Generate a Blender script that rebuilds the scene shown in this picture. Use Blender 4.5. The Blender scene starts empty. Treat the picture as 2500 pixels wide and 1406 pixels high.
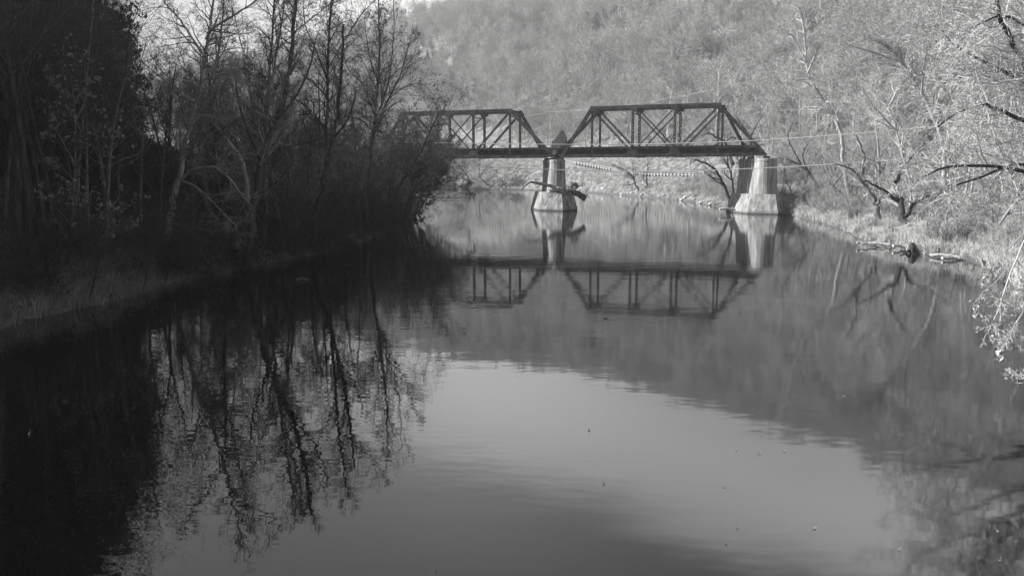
import bpy, math, random
import numpy as np
from mathutils import Vector, noise
R = math.radians
rnd = random.Random(7)
C = bpy.context.scene.collection

# ------------------------------------------------------------------ camera, sky, sun, exposure
CAM_H, FPX, CX, CY, YH = 5.3, 2100.0, 1250.0, 703.0, 428.3      # camera height, focal length and horizon of the photograph
PITCH = math.atan((CY - YH) / FPX)
scn = bpy.context.scene
cam_d = bpy.data.cameras.new('camera'); cam_d.lens = 36 * FPX / 2500; cam_d.sensor_width = 36
cam_d.clip_start = 0.2; cam_d.clip_end = 6000
cam = bpy.data.objects.new('camera', cam_d); C.objects.link(cam)
cam.location = (0, 0, CAM_H); cam.rotation_euler = (math.pi / 2 - PITCH, 0, 0)
scn.camera = cam
SUN_AZ, SUN_EL = R(-76), R(27)
SUN_STRENGTH, SKY_STRENGTH, EXPOSURE = 4.2, 0.07, 1.3
sd = bpy.data.lights.new('sun', 'SUN'); sd.energy = SUN_STRENGTH; sd.angle = R(0.53); sd.color = (1, 0.995, 0.985)
sun = bpy.data.objects.new('sun', sd); C.objects.link(sun)
sdir = Vector((math.sin(SUN_AZ) * math.cos(SUN_EL), math.cos(SUN_AZ) * math.cos(SUN_EL), math.sin(SUN_EL)))
sun.rotation_euler = sdir.to_track_quat('Z', 'Y').to_euler(); sun.location = (-60, -20, 60)
scn.view_settings.view_transform = 'Standard'; scn.view_settings.look = 'None'
scn.view_settings.exposure = EXPOSURE; scn.view_settings.gamma = 1
scn.cycles.max_bounces = 5; scn.cycles.diffuse_bounces = 2; scn.cycles.glossy_bounces = 3
scn.cycles.transparent_max_bounces = 4; scn.cycles.volume_bounces = 0

def px_ray(x, y):
    a, b = (x - CX) / FPX, (CY - y) / FPX
    c, s = math.cos(PITCH), math.sin(PITCH)
    return (a, c + b * s, -s + b * c)
def at(x, y, Y):                      # point seen at a photograph pixel, at depth Y
    r = px_ray(x, y); t = Y / r[1]
    return Vector((r[0] * t, Y, CAM_H + r[2] * t))
def gnd(x, y, z=0.0):
    r = px_ray(x, y); t = (z - CAM_H) / r[2]
    return (r[0] * t, r[1] * t)

w = bpy.data.worlds.new('World'); scn.world = w; w.use_nodes = True
nt = w.node_tree; N = nt.nodes; L = nt.links
for n in list(N): N.remove(n)
out = N.new('ShaderNodeOutputWorld'); bg = N.new('ShaderNodeBackground')
sky = N.new('ShaderNodeTexSky'); sky.sky_type = 'NISHITA'; sky.sun_disc = False
sky.sun_elevation = SUN_EL; sky.sun_rotation = SUN_AZ; sky.air_density = 1.0; sky.dust_density = 1.5; sky.ozone_density = 1
bw = N.new('ShaderNodeRGBToBW'); L.new(sky.outputs[0], bw.inputs[0])
tc = N.new('ShaderNodeTexCoord')
def mth(op, a=None, b=None, c=None, clamp=False):
    m = N.new('ShaderNodeMath'); m.operation = op; m.use_clamp = clamp
    for i, v in enumerate((a, b, c)):
        if v is None: continue
        if isinstance(v, (int, float)): m.inputs[i].default_value = v
        else: L.new(v, m.inputs[i])
    return m.outputs[0]
# a long soft cloud bank whose far edge runs across the sky above the valley (seen mirrored in the river)
d1 = Vector(px_ray(1180, 1150)); d1.z *= -1; d2 = Vector(px_ray(1950, 1392)); d2.z *= -1
cn = d1.cross(d2).normalized()
if cn.z > 0: cn = -cn
dot = N.new('ShaderNodeVectorMath'); dot.operation = 'DOT_PRODUCT'
L.new(tc.outputs['Generated'], dot.inputs[0]); dot.inputs[1].default_value = cn
cnz = N.new('ShaderNodeTexNoise'); cnz.inputs['Scale'].default_value = 2.2; cnz.inputs['Detail'].default_value = 3
cmp_ = N.new('ShaderNodeMapping'); cmp_.inputs['Scale'].default_value = (1, 1, 3)
L.new(tc.outputs['Generated'], cmp_.inputs[0]); L.new(cmp_.outputs[0], cnz.inputs[0])
dn = mth('ADD', dot.outputs['Value'], mth('MULTIPLY', mth('SUBTRACT', cnz.outputs[0], 0.5), 0.14))
mr = N.new('ShaderNodeMapRange'); mr.interpolation_type = 'SMOOTHERSTEP'
L.new(dn, mr.inputs[0]); mr.inputs[1].default_value = -0.035; mr.inputs[2].default_value = 0.05
mr2 = N.new('ShaderNodeMapRange'); mr2.interpolation_type = 'SMOOTHERSTEP'
L.new(dn, mr2.inputs[0]); mr2.inputs[1].default_value = 0.05; mr2.inputs[2].default_value = 0.2
mr2.inputs[3].default_value = 1; mr2.inputs[4].default_value = 0.48
cl = mth('MULTIPLY', mr.outputs[0], mr2.outputs[0])
spz = N.new('ShaderNodeSeparateXYZ'); L.new(tc.outputs['Generated'], spz.inputs[0])
veil = mth('POWER', mth('SUBTRACT', 1.0, mth('MULTIPLY', mth('MAXIMUM', spz.outputs[2], 0.0), 2.2), clamp=True), 2.0)   # thin white veil low over the valley
val = mth('ADD', mth('MULTIPLY', bw.outputs[0], 1.0), mth('MULTIPLY', veil, 3.5))
val = mth('DIVIDE', val, mth('SQRT', mth('ADD', 1.0, mth('POWER', mth('DIVIDE', val, 3.0), 2.0))))
spx = mth('MULTIPLY_ADD', spz.outputs[0], 1.5, 0.72, clamp=False)
val = mth('ADD', val, mth('MULTIPLY', mth('MULTIPLY', cl, mth('MAXIMUM', spx, 0.3)), 4.6))
# bright cloud standing over the head of the valley
dg = Vector(px_ray(1190, 930)); dg.z *= -1; dg.normalize()
dt2 = N.new('ShaderNodeVectorMath'); dt2.operation = 'DOT_PRODUCT'; L.new(tc.outputs['Generated'], dt2.inputs[0]); dt2.inputs[1].default_value = dg
val = mth('ADD', val, mth('MULTIPLY', mth('MULTIPLY', mth('POWER', 2.718, mth('MULTIPLY', mth('SUBTRACT', 1.0, dt2.outputs['Value']), -60.0)), mth('ADD', 0.6, mth('MULTIPLY', cnz.outputs[0], 0.8))), 2.6))
bg.inputs['Strength'].default_value = SKY_STRENGTH
L.new(val, bg.inputs['Color']); L.new(bg.outputs[0], out.inputs[0])

# ------------------------------------------------------------------ materials (black and white place)
def mat(name, v1, v2, scale=3.0, rough=0.85, bump=0.0, bscale=None, stretch=(1, 1, 1), detail=5, spec=0.25, obj_rand=0.0, coord='Object'):
    m = bpy.data.materials.new(name); m.use_nodes = True; t = m.node_tree; n = t.nodes; l = t.links
    b = n['Principled BSDF']; b.inputs['Roughness'].default_value = rough; b.inputs['Specular IOR Level'].default_value = spec
    tx = n.new('ShaderNodeTexCoord'); mp = n.new('ShaderNodeMapping'); mp.inputs['Scale'].default_value = stretch
    l.new(tx.outputs[coord], mp.inputs[0])
    nz = n.new('ShaderNodeTexNoise'); nz.inputs['Scale'].default_value = scale; nz.inputs['Detail'].default_value = detail; nz.inputs['Roughness'].default_value = 0.62
    l.new(mp.outputs[0], nz.inputs[0])
    cr = n.new('ShaderNodeValToRGB'); cr.color_ramp.elements[0].position = 0.34; cr.color_ramp.elements[1].position = 0.66
    cr.color_ramp.elements[0].color = (v1, v1, v1, 1); cr.color_ramp.elements[1].color = (v2, v2, v2, 1)
    l.new(nz.outputs[0], cr.inputs[0]); col = cr.outputs[0]
    if obj_rand:
        oi = n.new('ShaderNodeObjectInfo'); mr = n.new('ShaderNodeMapRange')
        mr.inputs[3].default_value = 1 - obj_rand; mr.inputs[4].default_value = 1 + obj_rand
        l.new(oi.outputs['Random'], mr.inputs[0])
        vm = n.new('ShaderNodeVectorMath'); vm.operation = 'SCALE'; l.new(col, vm.inputs[0]); l.new(mr.outputs[0], vm.inputs['Scale']); col = vm.outputs[0]
    l.new(col, b.inputs['Base Color'])
    if bump:
        n2 = n.new('ShaderNodeTexNoise'); n2.inputs['Scale'].default_value = bscale or scale * 3; n2.inputs['Detail'].default_value = 4
        l.new(mp.outputs[0], n2.inputs[0]); bp = n.new('ShaderNodeBump'); bp.inputs['Strength'].default_value = bump; bp.inputs['Distance'].default_value = 0.1
        l.new(n2.outputs[0], bp.inputs['Height']); l.new(bp.outputs[0], b.inputs['Normal'])
    return m
M = dict(
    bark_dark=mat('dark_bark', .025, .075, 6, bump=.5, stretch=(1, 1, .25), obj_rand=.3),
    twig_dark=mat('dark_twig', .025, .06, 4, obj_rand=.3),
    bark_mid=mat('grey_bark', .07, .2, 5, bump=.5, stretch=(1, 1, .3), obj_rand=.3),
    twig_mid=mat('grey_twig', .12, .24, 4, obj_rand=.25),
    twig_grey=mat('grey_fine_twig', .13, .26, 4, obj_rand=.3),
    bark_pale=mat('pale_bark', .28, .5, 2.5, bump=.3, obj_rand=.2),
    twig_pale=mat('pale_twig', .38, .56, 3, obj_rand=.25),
    sycamore=mat('sycamore_bark', .2, .5, 1.4, bump=.2, stretch=(1, 1, .5)),
    white_bark=mat('white_bark', .6, .8, 2),
    wood_trunk=mat('far_trunk', .14, .34, 3, obj_rand=.4),
    wood_twig=mat('far_twig', .32, .44, 3, obj_rand=.28),
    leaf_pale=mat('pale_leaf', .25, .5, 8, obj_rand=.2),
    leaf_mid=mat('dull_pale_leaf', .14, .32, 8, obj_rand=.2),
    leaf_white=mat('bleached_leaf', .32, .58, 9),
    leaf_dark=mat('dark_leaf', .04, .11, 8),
    evergreen=mat('evergreen', .07, .16, 3, obj_rand=.3),
    evergreen_dark=mat('hemlock_needles', .02, .05, 3, obj_rand=.3),
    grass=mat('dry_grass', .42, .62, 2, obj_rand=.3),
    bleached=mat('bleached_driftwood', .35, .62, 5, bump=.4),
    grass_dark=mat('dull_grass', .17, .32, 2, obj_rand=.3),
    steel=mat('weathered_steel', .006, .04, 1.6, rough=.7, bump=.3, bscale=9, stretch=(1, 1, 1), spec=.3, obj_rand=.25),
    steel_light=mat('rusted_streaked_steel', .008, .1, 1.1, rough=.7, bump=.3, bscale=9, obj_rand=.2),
    tie=mat('creosoted_timber', .03, .13, 5, stretch=(1, .3, 1), obj_rand=.5),
    rail=mat('rail_steel', .08, .2, 4, rough=.4),
    rock=mat('shore_stone', .3, .6, 2.5, bump=.6, obj_rand=.3),
    driftwood=mat('driftwood', .12, .4, 5, bump=.5, stretch=(1, 1, .3)),
    driftdark=mat('wet_driftwood', .04, .14, 5, bump=.5),
    zinc=mat('galvanised_rail', .36, .5, 4, rough=.5),
    cable=mat('white_cable', .75, .8, 5, rough=.5),
    wire=mat('overhead_wire', .25, .3, 5, rough=.5),
    pole=mat('weathered_pole', .25, .4, 4, stretch=(1, 1, .2)),
    asphalt=mat('road_asphalt', .3, .4, 6, rough=.9),
    paint=mat('road_line', .75, .8, 6),
    dark_gap=mat('soil_dark', .02, .05, 4),
)
# concrete with vertical run stains
def concrete():
    m = mat('stained_concrete', .2, .44, 1.4, rough=.9, bump=.35, bscale=7, stretch=(1, 1, .35), detail=8)
    t = m.node_tree; n = t.nodes; l = t.links; b = n['Principled BSDF']
    src = b.inputs['Base Color'].links[0].from_socket
    tx = n.new('ShaderNodeTexCoord'); mp = n.new('ShaderNodeMapping'); mp.inputs['Scale'].default_value = (3.2, 3.2, .16); l.new(tx.outputs['Object'], mp.inputs[0])
    nz = n.new('ShaderNodeTexNoise'); nz.inputs['Scale'].default_value = 1; nz.inputs['Detail'].default_value = 6; l.new(mp.outputs[0], nz.inputs[0])
    cr = n.new('ShaderNodeValToRGB'); cr.color_ramp.elements[0].position = .36; cr.color_ramp.elements[1].position = .6
    cr.color_ramp.elements[0].color = (.5, .5, .5, 1); cr.color_ramp.elements[1].color = (1, 1, 1, 1); l.new(nz.outputs[0], cr.inputs[0])
    mx = n.new('ShaderNodeMix'); mx.data_type = 'RGBA'; mx.blend_type = 'MULTIPLY'; mx.inputs[0].default_value = 1
    l.new(src, mx.inputs[6]); l.new(cr.outputs[0], mx.inputs[7])
    # damp algae band at the water line
    sp = n.new('ShaderNodeSeparateXYZ'); l.new(tx.outputs['Object'], sp.inputs[0]); ad = n.new('ShaderNodeMath'); ad.operation = 'MULTIPLY_ADD'; l.new(nz.outputs[0], ad.inputs[0]); ad.inputs[1].default_value = -.5; l.new(sp.outputs[2], ad.inputs[2])
    wl = n.new('ShaderNodeMapRange'); l.new(ad.outputs[0], wl.inputs[0]); wl.inputs[1].default_value = -.12; wl.inputs[2].default_value = .06; wl.inputs[3].default_value = .3; wl.inputs[4].default_value = 1
    vm = n.new('ShaderNodeVectorMath'); vm.operation = 'SCALE'; l.new(mx.outputs[2], vm.inputs[0]); l.new(wl.outputs[0], vm.inputs['Scale']); l.new(vm.outputs[0], b.inputs['Base Color'])
    return m
M['concrete'] = concrete()

# ------------------------------------------------------------------ mesh helpers
def new_mesh(name, V, F, mats, mi=None, smooth=False):
    """V (n,3); F list of index arrays each (m,k); mats list; mi list of material index per F array."""
    V = np.asarray(V, dtype=np.float32).reshape(-1, 3)
    me = bpy.data.meshes.new(name)
    F = [np.asarray(f, dtype=np.int32) for f in F if len(f)]
    nl = sum(f.size for f in F); nf = sum(len(f) for f in F)
    me.vertices.add(len(V)); me.vertices.foreach_set('co', V.ravel())
    me.loops.add(nl); me.loops.foreach_set('vertex_index', np.concatenate([f.ravel() for f in F]))
    me.polygons.add(nf)
    tot = np.concatenate([np.full(len(f), f.shape[1], np.int32) for f in F])
    st = np.concatenate([[0], np.cumsum(tot)[:-1]]).astype(np.int32)
    me.polygons.foreach_set('loop_start', st)
    if mi is not None:
        me.polygons.foreach_set('material_index', np.concatenate([np.full(len(f), k, np.int32) for f, k in zip(F, mi)]))
    me.polygons.foreach_set('use_smooth', np.full(nf, smooth))
    for m in mats: me.materials.append(m)
    me.update(calc_edges=True); me.validate()
    return me
def link(name, me, parent=None, loc=(0, 0, 0), coll=None):
    o = bpy.data.objects.new(name, me); (coll or C).objects.link(o); o.location = loc
    if parent is not None: o.parent = parent
    return o
def thing(name, label, cat, loc=(0, 0, 0), rz=0.0, group=None, me=None):
    o = bpy.data.objects.new(name, me); C.objects.link(o); o.location = loc; o.rotation_euler = (0, 0, rz)
    o['label'] = label; o['category'] = cat
    if group: o['group'] = group
    if me is None: o.empty_display_size = .3
    return o

def tubes(lines, sides, cap=True):
    """lines: list of (pts(list of 3), radii). Returns V, F(quads). Batched by number of points."""
    Vs, Fs, base = [], [], 0
    groups = {}
    for p, r in lines: groups.setdefault(len(p), []).append((p, r))
    ang = np.linspace(0, 2 * np.pi, sides, endpoint=False)
    ca, sa = np.cos(ang), np.sin(ang)
    for n, g in groups.items():
        P = np.array([a for a, _ in g], dtype=float); Rr = np.array([b for _, b in g], dtype=float)
        T = np.gradient(P, axis=1); T /= np.linalg.norm(T, axis=2, keepdims=True) + 1e-9
        ref = np.where(np.abs(T[:, :1, 2:3]) > .9, np.array([1., 0, 0]), np.array([0, 0, 1.]))
        ref = np.repeat(ref, n, 1)
        U = np.cross(T, ref); U /= np.linalg.norm(U, axis=2, keepdims=True) + 1e-9
        W = np.cross(T, U)
        ring = P[:, :, None, :] + Rr[:, :, None, None] * (ca[None, None, :, None] * U[:, :, None, :] + sa[None, None, :, None] * W[:, :, None, :])
        m = len(g); Vs.append(ring.reshape(-1, 3))
        i = np.arange(m)[:, None, None] * n * sides; j = np.arange(n - 1)[None, :, None] * sides; k = np.arange(sides)[None, None, :]; k2 = (k + 1) % sides
        a = base + i + j + k; b = base + i + j + k2
        Fs.append(np.stack([a, b, b + sides, a + sides], -1).reshape(-1, 4))
        base += m * n * sides
    if not Vs: return np.zeros((0, 3)), np.zeros((0, 4), int)
    return np.concatenate(Vs), np.concatenate(Fs)
def strips(lines, rs):
    """thin ribbons for the finest twigs"""
    Vs, Fs, base = [], [], 0
    groups = {}
    for p, r in lines: groups.setdefault(len(p), []).append((p, r))
    for n, g in groups.items():
        P = np.array([a for a, _ in g], dtype=float); Rr = np.array([b for _, b in g], dtype=float)
        T = P[:, -1:] - P[:, :1]; T /= np.linalg.norm(T, axis=2, keepdims=True) + 1e-9
        A = rs.normal(size=(len(g), 1, 3)); U = np.cross(T, A); U /= np.linalg.norm(U, axis=2, keepdims=True) + 1e-9
        a = P - U * Rr[:, :, None]; b = P + U * Rr[:, :, None]
        V = np.stack([a, b], 2).reshape(-1, 3); m = len(g); Vs.append(V)
        i = np.arange(m)[:, None] * n * 2; j = np.arange(n - 1)[None, :] * 2; q = (base + i + j).reshape(-1)
        Fs.append(np.stack([q, q + 1, q + 3, q + 2], -1)); base += m * n * 2
    if not Vs: return np.zeros((0, 3)), np.zeros((0, 4), int)
    return np.concatenate(Vs), np.concatenate(Fs)
def merge(parts):
    V, F, b = [], [], 0
    for v, f in parts:
        V.append(v); F.append(np.asarray(f) + b); b += len(v)
    return np.concatenate(V), F
def leaves_geo(P, size, rs, stretch=1.5):
    n = len(P); P = np.asarray(P, float)
    U = rs.normal(size=(n, 3)); U /= np.linalg.norm(U, axis=1, keepdims=True)
    W = np.cross(U, rs.normal(size=(n, 3))); W /= np.linalg.norm(W, axis=1, keepdims=True)
    s = size * rs.uniform(.6, 1.3, (n, 1)); nn = np.cross(U, W) * s * .25
    V = np.stack([P - U * s * stretch * .5, P + W * s * .45 + nn, P + U * s * stretch * .5, P - W * s * .45 + nn], 1).reshape(-1, 3)
    q = np.arange(n)[:, None] * 4 + np.arange(4)[None]
    return V, q

# ------------------------------------------------------------------ branching
def nrm(a):
    l = math.sqrt(a[0] * a[0] + a[1] * a[1] + a[2] * a[2]) + 1e-9
    return (a[0] / l, a[1] / l, a[2] / l)
def side_dir(d, ang, rg):
    a = nrm((rg.gauss(0, 1), rg.gauss(0, 1), rg.gauss(0, 1)))
    c = (d[1] * a[2] - d[2] * a[1], d[2] * a[0] - d[0] * a[2], d[0] * a[1] - d[1] * a[0]); c = nrm(c)
    ca, sa = math.cos(ang), math.sin(ang)
    return nrm((d[0] * ca + c[0] * sa, d[1] * ca + c[1] * sa, d[2] * ca + c[2] * sa))
def grow(out, rg, P, D, Ln, Rd, lev, cf):
    n = cf['seg'][lev]; d = D; pts = [P]; rad = [Rd]; tip = cf.get('tip', .25) if lev < len(cf['kids']) else .2
    wg, tr = cf['wig'][lev], cf['trop'][lev]
    dirs = [d]
    for i in range(n):
        d = nrm((d[0] + rg.gauss(0, wg), d[1] + rg.gauss(0, wg), d[2] + rg.gauss(0, wg) + tr))
        P = (P[0] + d[0] * Ln / n, P[1] + d[1] * Ln / n, P[2] + d[2] * Ln / n)
        pts.append(P); rad.append(Rd * (1 - (i + 1) / n * (1 - tip))); dirs.append(d)
    out.append((pts, rad, lev))
    spawn(out, rg, pts, rad, dirs, Ln, lev, cf)
def spawn(out, rg, pts, rad, dirs, Ln, lev, cf, k=None, t0=None):
    if lev >= len(cf['kids']): return
    n = len(pts) - 1; k = k or cf['kids'][lev]; t0 = cf['t0'][lev] if t0 is None else t0
    for j in range(k):
        t = t0 + (1 - t0) * (j + rg.random()) / k
        f = t * n; i = min(int(f), n - 1); u = f - i
        a, b = pts[i], pts[i + 1]
        Q = (a[0] + (b[0] - a[0]) * u, a[1] + (b[1] - a[1]) * u, a[2] + (b[2] - a[2]) * u)
        r = rad[i] + (rad[i + 1] - rad[i]) * u
        dd = side_dir(dirs[min(i + 1, n)], R(rg.uniform(*cf['ang'][lev])), rg)
        ln = Ln * cf['len'][lev] * rg.uniform(.65, 1.2) * (1.15 - .65 * (t - t0) / (1 - t0 + 1e-6))
        grow(out, rg, Q, dd, ln, max(r * cf['rr'][lev] * rg.uniform(.7, 1), cf['rmin']), lev + 1, cf)
CF_TALL = dict(seg=[9, 5, 4, 2, 2], wig=[.05, .16, .2, .22, .25], trop=[.02, .07, .05, .03, 0], kids=[17, 6, 7, 4], t0=[.3, .2, .1, .1],
               ang=[(30, 62), (28, 60), (25, 60), (25, 60)], len=[.42, .5, .46, .5], rr=[.5, .55, .5, .6], rmin=.007, tip=.18)
CF_SPREAD = dict(seg=[6, 6, 5, 3, 2], wig=[.1, .2, .24, .25, .25], trop=[.0, .06, .03, .0, 0], kids=[11, 8, 8, 4], t0=[.22, .2, .12, .1],
                 ang=[(25, 60), (28, 65), (25, 65), (25, 60)], len=[.75, .5, .42, .45], rr=[.62, .5, .5, .6], rmin=.008, tip=.3)
CF_SHRUB = dict(seg=[5, 4, 3, 2], wig=[.16, .22, .25, .3], trop=[.03, .02, 0, 0], kids=[7, 7, 4], t0=[.15, .1, .1],
                ang=[(20, 55), (25, 60), (25, 60)], len=[.55, .5, .5], rr=[.55, .55, .6], rmin=.006, tip=.3)
CF_FAR = dict(seg=[6, 4, 3, 2], wig=[.06, .16, .2, .25], trop=[.02, .09, .05, .03], kids=[16, 10, 9], t0=[.28, .15, .05],
              ang=[(28, 60), (25, 60), (25, 60)], len=[.47, .5, .5], rr=[.45, .5, .6], rmin=.042, tip=.2)
def tree_geo(seed, h, r, cf, lean=(0, 0), split=2, stems=1, strip_from=4, leaves=0, leaf_size=.08, leaf_frac=None):
    """returns (trunk V,F) , (crown V,F), leaf points"""
    rg = random.Random(seed); out = []
    for s in range(stems):
        if stems > 1:
            a = s * 6.283 / stems + rg.random(); D = nrm((math.cos(a) * rg.uniform(.15, .5) + lean[0], math.sin(a) * rg.uniform(.15, .5) + lean[1], 1))
            grow(out, rg, (math.cos(a) * r * .6, math.sin(a) * r * .6, -.2), D, h * rg.uniform(.7, 1), r * rg.uniform(.6, 1), 0, cf)
        else:
            grow(out, rg, (0, 0, -.3), nrm((lean[0], lean[1], 1)), h, r, 0, cf)
    rs = np.random.RandomState(seed)
    t0 = [(p, q) for p, q, l in out if l == 0]; t1 = [(p, q) for p, q, l in out if 0 < l < split]
    for p, q in t0: q[0] *= 1.35
    c3 = [(p, q) for p, q, l in out if split <= l < strip_from]; c4 = [(p, q) for p, q, l in out if l >= max(strip_from, split)]
    trunk = merge([tubes(t0, 8), tubes(t1, 5)])
    crown = merge([tubes(c3, 3), strips(c4, rs)])
    lp = []
    if leaves:
        tips = [(p, q) for p, q, l in out if l >= len(cf['kids']) - 1]
        for _ in range(leaves):
            p, q = rg.choice(tips); a = rg.choice(p[1:]); lp.append((a[0] + rg.gauss(0, .05), a[1] + rg.gauss(0, .05), a[2] + rg.gauss(0, .05)))
    return trunk, crown, lp
PROTO = {}
def proto(key, seed, h, r, cf, bark, twig, leafm=None, leaf_size=.1, **kw):
    tr, cr, lp = tree_geo(seed, h, r, cf, **kw)
    a = new_mesh('trunk_' + key, tr[0], tr[1], [M[bark]], [0] * len(tr[1]), True)
    b = new_mesh('crown_' + key, cr[0], cr[1], [M[twig]], [0] * len(cr[1]))
    c = None
    if lp:
        V, F = leaves_geo(lp, leaf_size, np.random.RandomState(seed)); c = new_mesh('leaves_' + key, V, [F], [M[leafm]], [0])
    PROTO[key] = (a, b, c, h)
def plant(key, x, y, name, label, cat='tree', group=None, scale=1.0, rz=None, tilt=(0, 0), z=None, crown='crown', trunk='trunk'):
    a, b, c, h = PROTO[key]
    if z is None: z = float(ground_z(x, y)) - .05
    o = thing(name, label, cat, (x, y, z), 0, group)
    o.rotation_euler = (tilt[0], tilt[1], rnd.uniform(0, 6.28) if rz is None else rz); o.scale = (scale,) * 3
    link(trunk, a, o); link(crown, b, o)
    if c: link('leaves', c, o)
    return o

# ------------------------------------------------------------------ land
LB = [(-22, -80), (-20, 0), (-18.6, 20)] + [gnd(*q) for q in [(0, 800), (130, 768), (250, 742), (350, 715), (450, 692), (540, 674), (620, 658), (700, 641), (800, 618), (850, 604), (900, 588), (945, 572), (985, 547)]] + \
     [(-13.5, 112), (-16, 130), (-19, 146), (-28, 168), (-50, 195), (-95, 222), (-170, 240), (-420, 262)]
RB = [(-420, 330), (-110, 327), (-50, 322)] + [gnd(*q) for q in [(1080, 464), (1200, 463.5), (1270, 464), (1340, 466), (1400, 469), (1450, 471.5), (1500, 475), (1560, 481), (1600, 484), (1650, 489), (1700, 495), (1750, 505), (1800, 514), (1860, 522), (1930, 524), (1985, 540), (2060, 562), (2100, 588), (2160, 598), (2200, 606), (2250, 620), (2350, 633), (2400, 650), (2440, 682), (2500, 712)]] + \
     [(23, 33), (24, 20), (26, 0), (28, -80)]
LBa, RBa = np.array(LB), np.array(RB)
POLY = np.concatenate([LBa, RBa])
def dist_line(X, Y, L):
    best = np.full(X.shape, 1e9); idx = np.zeros(X.shape, int); tt = np.zeros(X.shape)
    for i in range(len(L) - 1):
        ax, ay = L[i]; bx, by = L[i + 1]; dx, dy = bx - ax, by - ay
        t = np.clip(((X - ax) * dx + (Y - ay) * dy) / (dx * dx + dy * dy), 0, 1)
        d = np.hypot(X - ax - t * dx, Y - ay - t * dy); m = d < best
        best = np.where(m, d, best); idx = np.where(m, i, idx); tt = np.where(m, t, tt)
    return best, idx, tt
def in_poly(X, Y, L):
    c = np.zeros(X.shape, bool); n = len(L)
    for i in range(n):
        x1, y1 = L[i]; x2, y2 = L[(i + 1) % n]
        if y1 == y2: continue
        m = ((y1 > Y) != (y2 > Y)) & (X < (x2 - x1) * (Y - y1) / (y2 - y1) + x1); c ^= m
    return c
RD_PX = [(4000, 440, 120), (2700, 437, 140), (1940, 432, 170), (1700, 432.5, 215), (1560, 426, 258), (1440, 404, 300), (1300, 380, 345), (1180, 356, 385), (1050, 340, 425), (800, 330, 480), (300, 330, 560)]
RD = [at(*q) for q in RD_PX][::-1]
def smooth_line(P, k=6):
    P = [Vector(p) for p in P]; P = [P[0] * 2 - P[1]] + P + [P[-1] * 2 - P[-2]]; o = []
    for i in range(1, len(P) - 2):
        a, b, c, d = P[i - 1:i + 3]
        for j in range(k):
            t = j / k; o.append(.5 * ((2 * b) + (c - a) * t + (2 * a - 5 * b + 4 * c - d) * t * t + (3 * b - a - 3 * c + d) * t ** 3))
    o.append(P[-2].copy()); return o
RD = smooth_line(RD, 5); RDa = np.array([(p.x, p.y) for p in RD]); RDz = np.array([p.z for p in RD])
AZT = [-60, -30, -25, -20, -16, -12, -8, -4, 1.5, 8, 15, 23, 32, 50]
HT = [60, 66, 72, 78, 94, 108, 118, 124, 124, 120, 123, 122, 108, 90]
def vnoise(X, Y, s, seed=0.0):
    f = lambda x, y: noise.noise(Vector((x / s, y / s, seed)))
    return np.vectorize(f)(X, Y)
def sstep(a, b, x):
    t = np.clip((x - a) / (b - a), 0, 1); return t * t * (3 - 2 * t)
def ground_z(X, Y):
    X = np.atleast_1d(np.asarray(X, float)); Y = np.atleast_1d(np.asarray(Y, float))
    dl, _, _ = dist_line(X, Y, LBa); dr, _, _ = dist_line(X, Y, RBa)
    wat = in_poly(X, Y, POLY); d = np.minimum(dl, dr)
    rd, ri, rt = dist_line(X, Y, RDa); zr = RDz[ri] * (1 - rt) + RDz[ri + 1] * rt
    a = RDa[ri]; b = RDa[ri + 1]
    beyond = ((b[:, 0] - a[:, 0]) * (Y - a[:, 1]) - (b[:, 1] - a[:, 1]) * (X - a[:, 0])) > 0
    az = np.degrees(np.arctan2(X, np.maximum(Y, 1e-3))); az = np.where(Y < 0, np.sign(X) * 90, az)
    lip = 1.0 * (1 - np.exp(-d / 1.3))
    n1 = vnoise(X, Y, 6.0) * .35 + vnoise(X, Y, 2.0, 3.) * .15
    # right / far side
    rde = np.maximum(rd - 3.6, 0)
    below = lip + (zr - 1.0) * (d / (d + rde + 1e-6)) ** .9 + n1 * np.minimum(d, 4) / 4 * np.minimum(rde, 4) / 4
    cap = np.interp(az, AZT, HT); up = np.maximum(rd - 4.2, 0)
    hill = up * .62; gul = (vnoise(X, Y, 55., 5.) * 13 + vnoise(X * .8 + Y * .6, Y * .2, 30., 9.) * 8) * np.clip(up / 60, 0, 1)
    hill = hill + gul; k = 14.0
    hm = -k * np.log(np.exp(-np.clip(hill, -50, 400) / k) + np.exp(-(cap - zr) / k)) + k * math.log(1 + math.exp(-10)) 
    far = np.where(beyond, zr + np.maximum(hm, -1) * np.clip(up / 6, 0, 1) + n1 * np.clip(up / 4, 0, 1), below)
    # left side
    capl = 7 + 6 * sstep(20, 28, -az) + 62 * sstep(33, 50, -az)
    hl = lip * 1.2 + .1 * d + .56 * np.maximum(d - 7, 0); k = 5.
    left = -k * np.log(np.exp(-hl / k) + np.exp(-capl / k)) + n1 * np.minimum(d, 4) / 4
    z = np.where(dl < dr, left, far)
    return np.where(wat, -1.3 * (1 - np.exp(-d / 2.0)), z)
def gradline(parts):
    o = [parts[0][0]]
    for a, b, s in parts:
        n = max(1, int(round((b - a) / s))); o += list(a + (b - a) * (np.arange(n) + 1) / n)
    return np.array(o)
gx = gradline([(-900, -500, 50), (-500, -180, 12), (-180, -50, 4), (-50, -24, 1.6), (-24, 46, .9), (46, 90, 1.8), (90, 260, 5), (260, 560, 12), (560, 900, 50)])
gy = gradline([(-400, -80, 40), (-80, 20, 4), (20, 130, .95), (130, 200, 1.8), (200, 360, 2.6), (360, 760, 7), (760, 1200, 60)])
GX, GY = np.meshgrid(gx, gy); GZ = ground_z(GX.ravel(), GY.ravel())
nx, ny = len(gx), len(gy)
I = (np.arange(ny - 1)[:, None] * nx + np.arange(nx - 1)[None]).ravel()
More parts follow.
